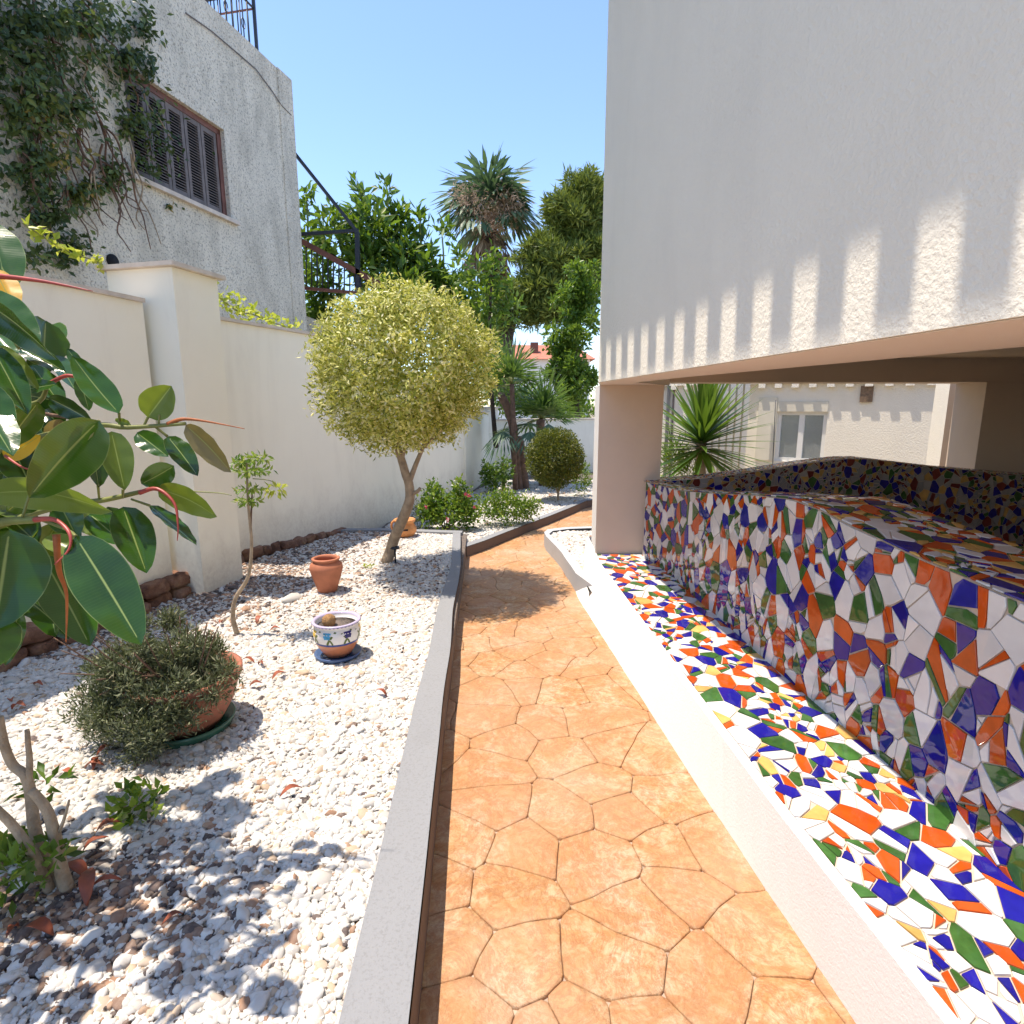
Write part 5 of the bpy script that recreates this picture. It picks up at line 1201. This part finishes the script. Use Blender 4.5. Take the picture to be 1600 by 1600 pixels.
LV = [ # B, T, width, depthB, depthT, tilt, fold, curl, mat
 ((155,657),(45,778),92,1.35,1.28,.35,.35,.06,'rub'), ((-25,772),(175,800),52,1.42,1.38,-.5,.25,.14,'rubl'), ((15,828),(-8,985),125,1.22,1.18,.15,.25,.02,'rub'),
 ((118,838),(221,1008),88,1.25,1.2,-.15,.18,.03,'rub'), ((66,868),(141,1010),74,1.4,1.36,.4,.25,.02,'rub'), ((192,792),(229,896),62,1.6,1.55,.2,.3,.0,'rub'),
 ((246,764),(339,808),40,1.6,1.58,-.5,.2,.12,'rubl'), ((234,790),(307,852),22,1.62,1.6,.9,.3,.02,'rub'), ((262,682),(309,744),36,1.65,1.62,.3,.25,.04,'rub'),
 ((290,664),(361,738),36,1.6,1.6,-.6,.3,.08,'rubb'), ((231,652),(268,603),55,1.6,1.6,.2,.35,.0,'rubl'), ((186,646),(113,556),46,1.55,1.55,-.3,.3,-.06,'rub'),
 ((-40,462),(88,562),46,1.3,1.3,-.7,.45,.10,'rub'), ((-30,455),(60,540),60,1.38,1.36,.3,.2,.05,'rub'), ((32,545),(103,582),30,1.5,1.5,.4,.3,.06,'rub'), ((-14,540),(43,648),46,1.35,1.33,.3,.3,.03,'rub'),
 ((124,590),(139,642),26,1.7,1.7,.2,.3,0,'rub'), ((76,622),(146,661),32,1.6,1.6,-.4,.3,.05,'rub'), ((174,674),(195,766),48,1.5,1.48,.1,.3,0,'rubl'), ((143,680),(154,762),36,1.58,1.56,.6,.3,0,'rub'),
 ((162,690),(158,758),30,1.6,1.6,-.2,.3,0,'rub'), ((214,676),(263,714),36,1.66,1.65,.2,.2,0,'rub'), ((272,728),(221,756),42,1.6,1.6,.1,.3,-.03,'rub'), ((8,716),(64,680),34,1.55,1.55,.2,.3,0,'ruby'),
 ((-10,420),(24,485),40,1.45,1.42,.5,.3,.04,'ruby'), ((60,628),(3,702),44,1.5,1.48,.5,.3,0,'rub'), ((140,803),(196,852),46,1.62,1.6,.3,.3,0,'rub'), ((168,792),(214,868),34,1.66,1.64,.7,.3,0,'rub'),
 ((-20,960),(-4,1042),70,1.2,1.18,.5,.3,0,'rub'), ((30,955),(8,1040),30,1.4,1.38,.2,.3,0,'rub'), ((20,700),(48,760),60,1.6,1.6,.1,.3,0,'rub'), ((60,760),(10,800),50,1.55,1.5,.5,.3,0,'rub'),
 ((95,790),(120,840),50,1.6,1.6,-.3,.3,0,'rub'), ((-20,600),(10,690),50,1.25,1.22,.2,.3,0,'rub'), ((30,610),(90,600),22,1.55,1.55,.6,.3,0,'rub'), ((120,800),(165,840),44,1.7,1.7,.2,.3,0,'rubl'),
 ((40,880),(88,960),50,1.55,1.5,.6,.3,0,'rub'), ((70,840),(150,880),40,1.5,1.5,.5,.3,.05,'rubl'), ((95,655),(75,690),30,1.7,1.7,.3,.3,0,'rubb'), ((0,540),(60,610),26,1.45,1.45,.4,.3,0,'rubl'),
 ((-30,860),(-10,920),80,1.3,1.3,.2,.3,0,'rub'), ((105,545),(135,585),18,1.75,1.75,0,.3,0,'rub'), ((250,640),(232,618),14,1.7,1.7,0,.3,0,'rub'), ((205,665),(180,655),14,1.6,1.6,.2,.3,0,'rubl'),
 ((12,640),(60,700),50,1.62,1.6,.2,.3,0,'rub'), ((-10,700),(30,770),60,1.7,1.7,.2,.3,0,'rub'), ((-20,510),(25,560),40,1.55,1.5,.3,.3,0,'rub'), ((5,800),(60,850),60,1.7,1.68,.2,.3,0,'rub'), ((50,570),(100,640),34,1.72,1.7,.6,.3,0,'rub')]
random.seed(77)
for (B, T, w, a, b, ti, fo_, cu, mt) in LV: big_leaf(B, T, w, a, b, ti, fo_, cu, mt, random.uniform(-.3, .3))
for k in range(34):                      # darker leaves deeper in the plant
    u = random.uniform(-60, 95); v = random.uniform(480, 930); a = random.uniform(-.6, 2.4); l = random.uniform(60, 105); dp = random.uniform(1.68, 2.0)
    big_leaf((u, v), (u+l*math.cos(a)*.8, v+l*math.sin(a)), random.uniform(36, 58), dp, dp-.05, random.uniform(-.7, .9), .3, .06, 'rubl' if k % 5 == 0 else 'rub')
for k in range(75):                      # rest of the plant, mostly beyond the left edge
    u = random.uniform(-420, -15); v = random.uniform(330, 1000); a = random.uniform(0, 6.28); l = random.uniform(100, 160); dp = random.uniform(1.2, 1.8)
    big_leaf((u, v), (min(u+l*math.cos(a), 20), v+abs(l*math.sin(a))), random.uniform(55, 85), dp, dp-.05, random.uniform(-.8, .8), .3, .06, 'rub')
def stem(pts, r0, r1, mat='stem_green', name='branch', n=7):
    return branch([EYE+ray(u, v)*d for u, v, d in pts], r0, r1, M[mat], rp, name, n)
stem([(-200, 900, 1.5), (-60, 830, 1.4), (0, 816, 1.33), (60, 812, 1.3)], .014, .008); stem([(-150, 880, 1.6), (60, 800, 1.6), (165, 781, 1.6), (222, 768, 1.6)], .011, .006)
stem([(-150, 760, 1.6), (40, 690, 1.6), (150, 665, 1.6), (200, 668, 1.6), (290, 662, 1.6)], .011, .005); stem([(-150, 700, 1.6), (0, 640, 1.6), (60, 628, 1.6), (75, 595, 1.6)], .009, .005)
stem([(60, 645, 1.62), (90, 650, 1.62), (160, 662, 1.62)], .006, .004, 'bark_brown'); stem([(-100, 560, 1.5), (0, 520, 1.5), (30, 545, 1.5)], .008, .004); stem([(-300, 1300, 1.6), (-250, 1000, 1.6), (-200, 800, 1.6), (-150, 600, 1.6)], .03, .015, 'bark_pale')
for pts in ([(155, 657, 1.36), (135, 690, 1.34), (60, 750, 1.32), (35, 808, 1.3)], [(118, 838, 1.25), (105, 828, 1.27), (62, 812, 1.3)], [(186, 646, 1.57), (187, 658, 1.6)], [(231, 652, 1.6), (225, 665, 1.6)], [(249, 648, 1.6), (248, 662, 1.6)],
            [(192, 765, 1.55), (192, 778, 1.6)], [(153, 757, 1.56), (155, 780, 1.6)], [(262, 682, 1.62), (240, 665, 1.6)], [(234, 790, 1.6), (205, 780, 1.6)]): stem(pts, .004, .003, 'stem_green', 'leaf_stalk', 6)
stem([(-40, 432, 1.4), (0, 432, 1.4), (70, 440, 1.4), (145, 455, 1.4)], .010, .001, 'sheath', 'sheath'); stem([(72, 602, 1.58), (100, 588, 1.58), (118, 588, 1.58), (146, 588, 1.58)], .006, .004, 'sheath', 'sheath')
stem([(262, 663, 1.6), (285, 655, 1.6), (320, 658, 1.6), (382, 670, 1.6)], .007, .001, 'sheathd', 'sheath'); stem([(55, 812, 1.28), (85, 812, 1.26), (108, 832, 1.24), (108, 858, 1.23), (85, 882, 1.22)], .0065, .001, 'sheath', 'sheath')
stem([(88, 835, 1.29), (92, 890, 1.29), (104, 930, 1.3), (103, 1003, 1.32)], .008, .001, 'sheathd', 'sheath'); stem([(218, 770, 1.58), (246, 764, 1.58), (272, 786, 1.57), (278, 820, 1.56), (277, 845, 1.56)], .007, .001, 'sheath', 'sheath')
stem([(300, 768, 1.58), (340, 770, 1.58), (362, 774, 1.58)], .002, .001, 'stem_green', 'sheath'); stem([(8, 712, 1.52), (35, 730, 1.5), (60, 735, 1.48)], .004, .001, 'sheath', 'sheath')
branch([(-1.75, 1.35, BZ), (-1.8, 1.4, .6), (-1.7, 1.35, 1.1), (-1.6, 1.4, 1.6)], .04, .02, M['bark_pale'], rp, 'trunk', 10)

# ------------------------------------------------------------------ fallen leaves
random.seed(40)
spots = [(388, 1035, 'rust red leaf curled on sunlit gravel right of the large pot'), (372, 1050, 'pale tan fallen leaf touching the rim side of the large pot'), (408, 1040, 'narrow red leaf pointing right on the sunlit gravel'), (436, 1058, 'thin bent red stalk like leaf right of the pot'), (60, 1072, 'dark red leaf in shade left of the large pot'),
         (30, 1108, 'broad dark red leaf in shade near the left wall footing'), (18, 1098, 'thin dark leaf in shade by the left wall footing'), (150, 1195, 'small orange leaf in front of the large pot'), (165, 1175, 'thin orange leaf just below the grey green bush'), (148, 1200, 'dull red leaf in shadow before the bush'),
         (170, 1295, 'tan folded leaf beside the small rosette'), (150, 1322, 'dark red leaf below the small rosette'), (118, 1365, 'big red leaf standing at the foot of the bare shrub'), (140, 1388, 'big curled red leaf lying right of the bare shrub'), (165, 1385, 'long red leaf tip right of the bare shrub'),
         (62, 1350, 'brown leaf caught among the bare shrub stems'), (455, 1240, 'small curved red leaf alone on bright gravel'), (62, 1458, 'thin dark leaf near the lower left corner'), (20, 1460, 'reddish scrap of leaf near the lower left corner'), (270, 1440, 'dark brown leaf in dappled shade at the bottom'), (400, 1072, 'small tan leaf below the red leaves'),
         (105, 1212, 'dark brown leaf half under the bush shade'), (405, 970, 'reddish leaf near the foot of the sapling'), (430, 985, 'brown leaf right of the sapling foot'), (345, 975, 'brown leaf left of the sapling foot'), (596, 1085, 'small red leaf below the painted pot')]
for u, v, lab in spots:
    p = PZ(u, v, BZ+.012); o_ = thing('fallen_leaf', lab, 'fallen leaf', p, 'red brown leaves fallen on the gravel'); a = random.random()*6.28
    big = 'big' in lab or 'broad' in lab; L = random.uniform(.055, .085)*(1.5 if big else 1); W = L*random.uniform(.28, .45); d = Vector((math.cos(a), math.sin(a), random.uniform(.0, .4))).normalized(); s = d.cross(Vector((0, 0, 1))).normalized(); up = s.cross(d); vs = []
    for i in range(7):
        q = i/6; w = W*math.sin(math.pi*min(.97, q+.03))**.8/2; c = p+d*L*(q-.5)+up*(.22*L*math.sin(math.pi*q))+Vector((0, 0, .006))
        vs += [c-s*w+up*w*.7, c, c+s*w+up*w*.6]
    b = MB().add(vs, [(i*3+j, (i+1)*3+j, (i+1)*3+j+1, i*3+j+1) for i in range(6) for j in range(2)], True).build('blade', M['dryleaf'], o_)
    b.modifiers.new('t', 'SOLIDIFY').thickness = .0012
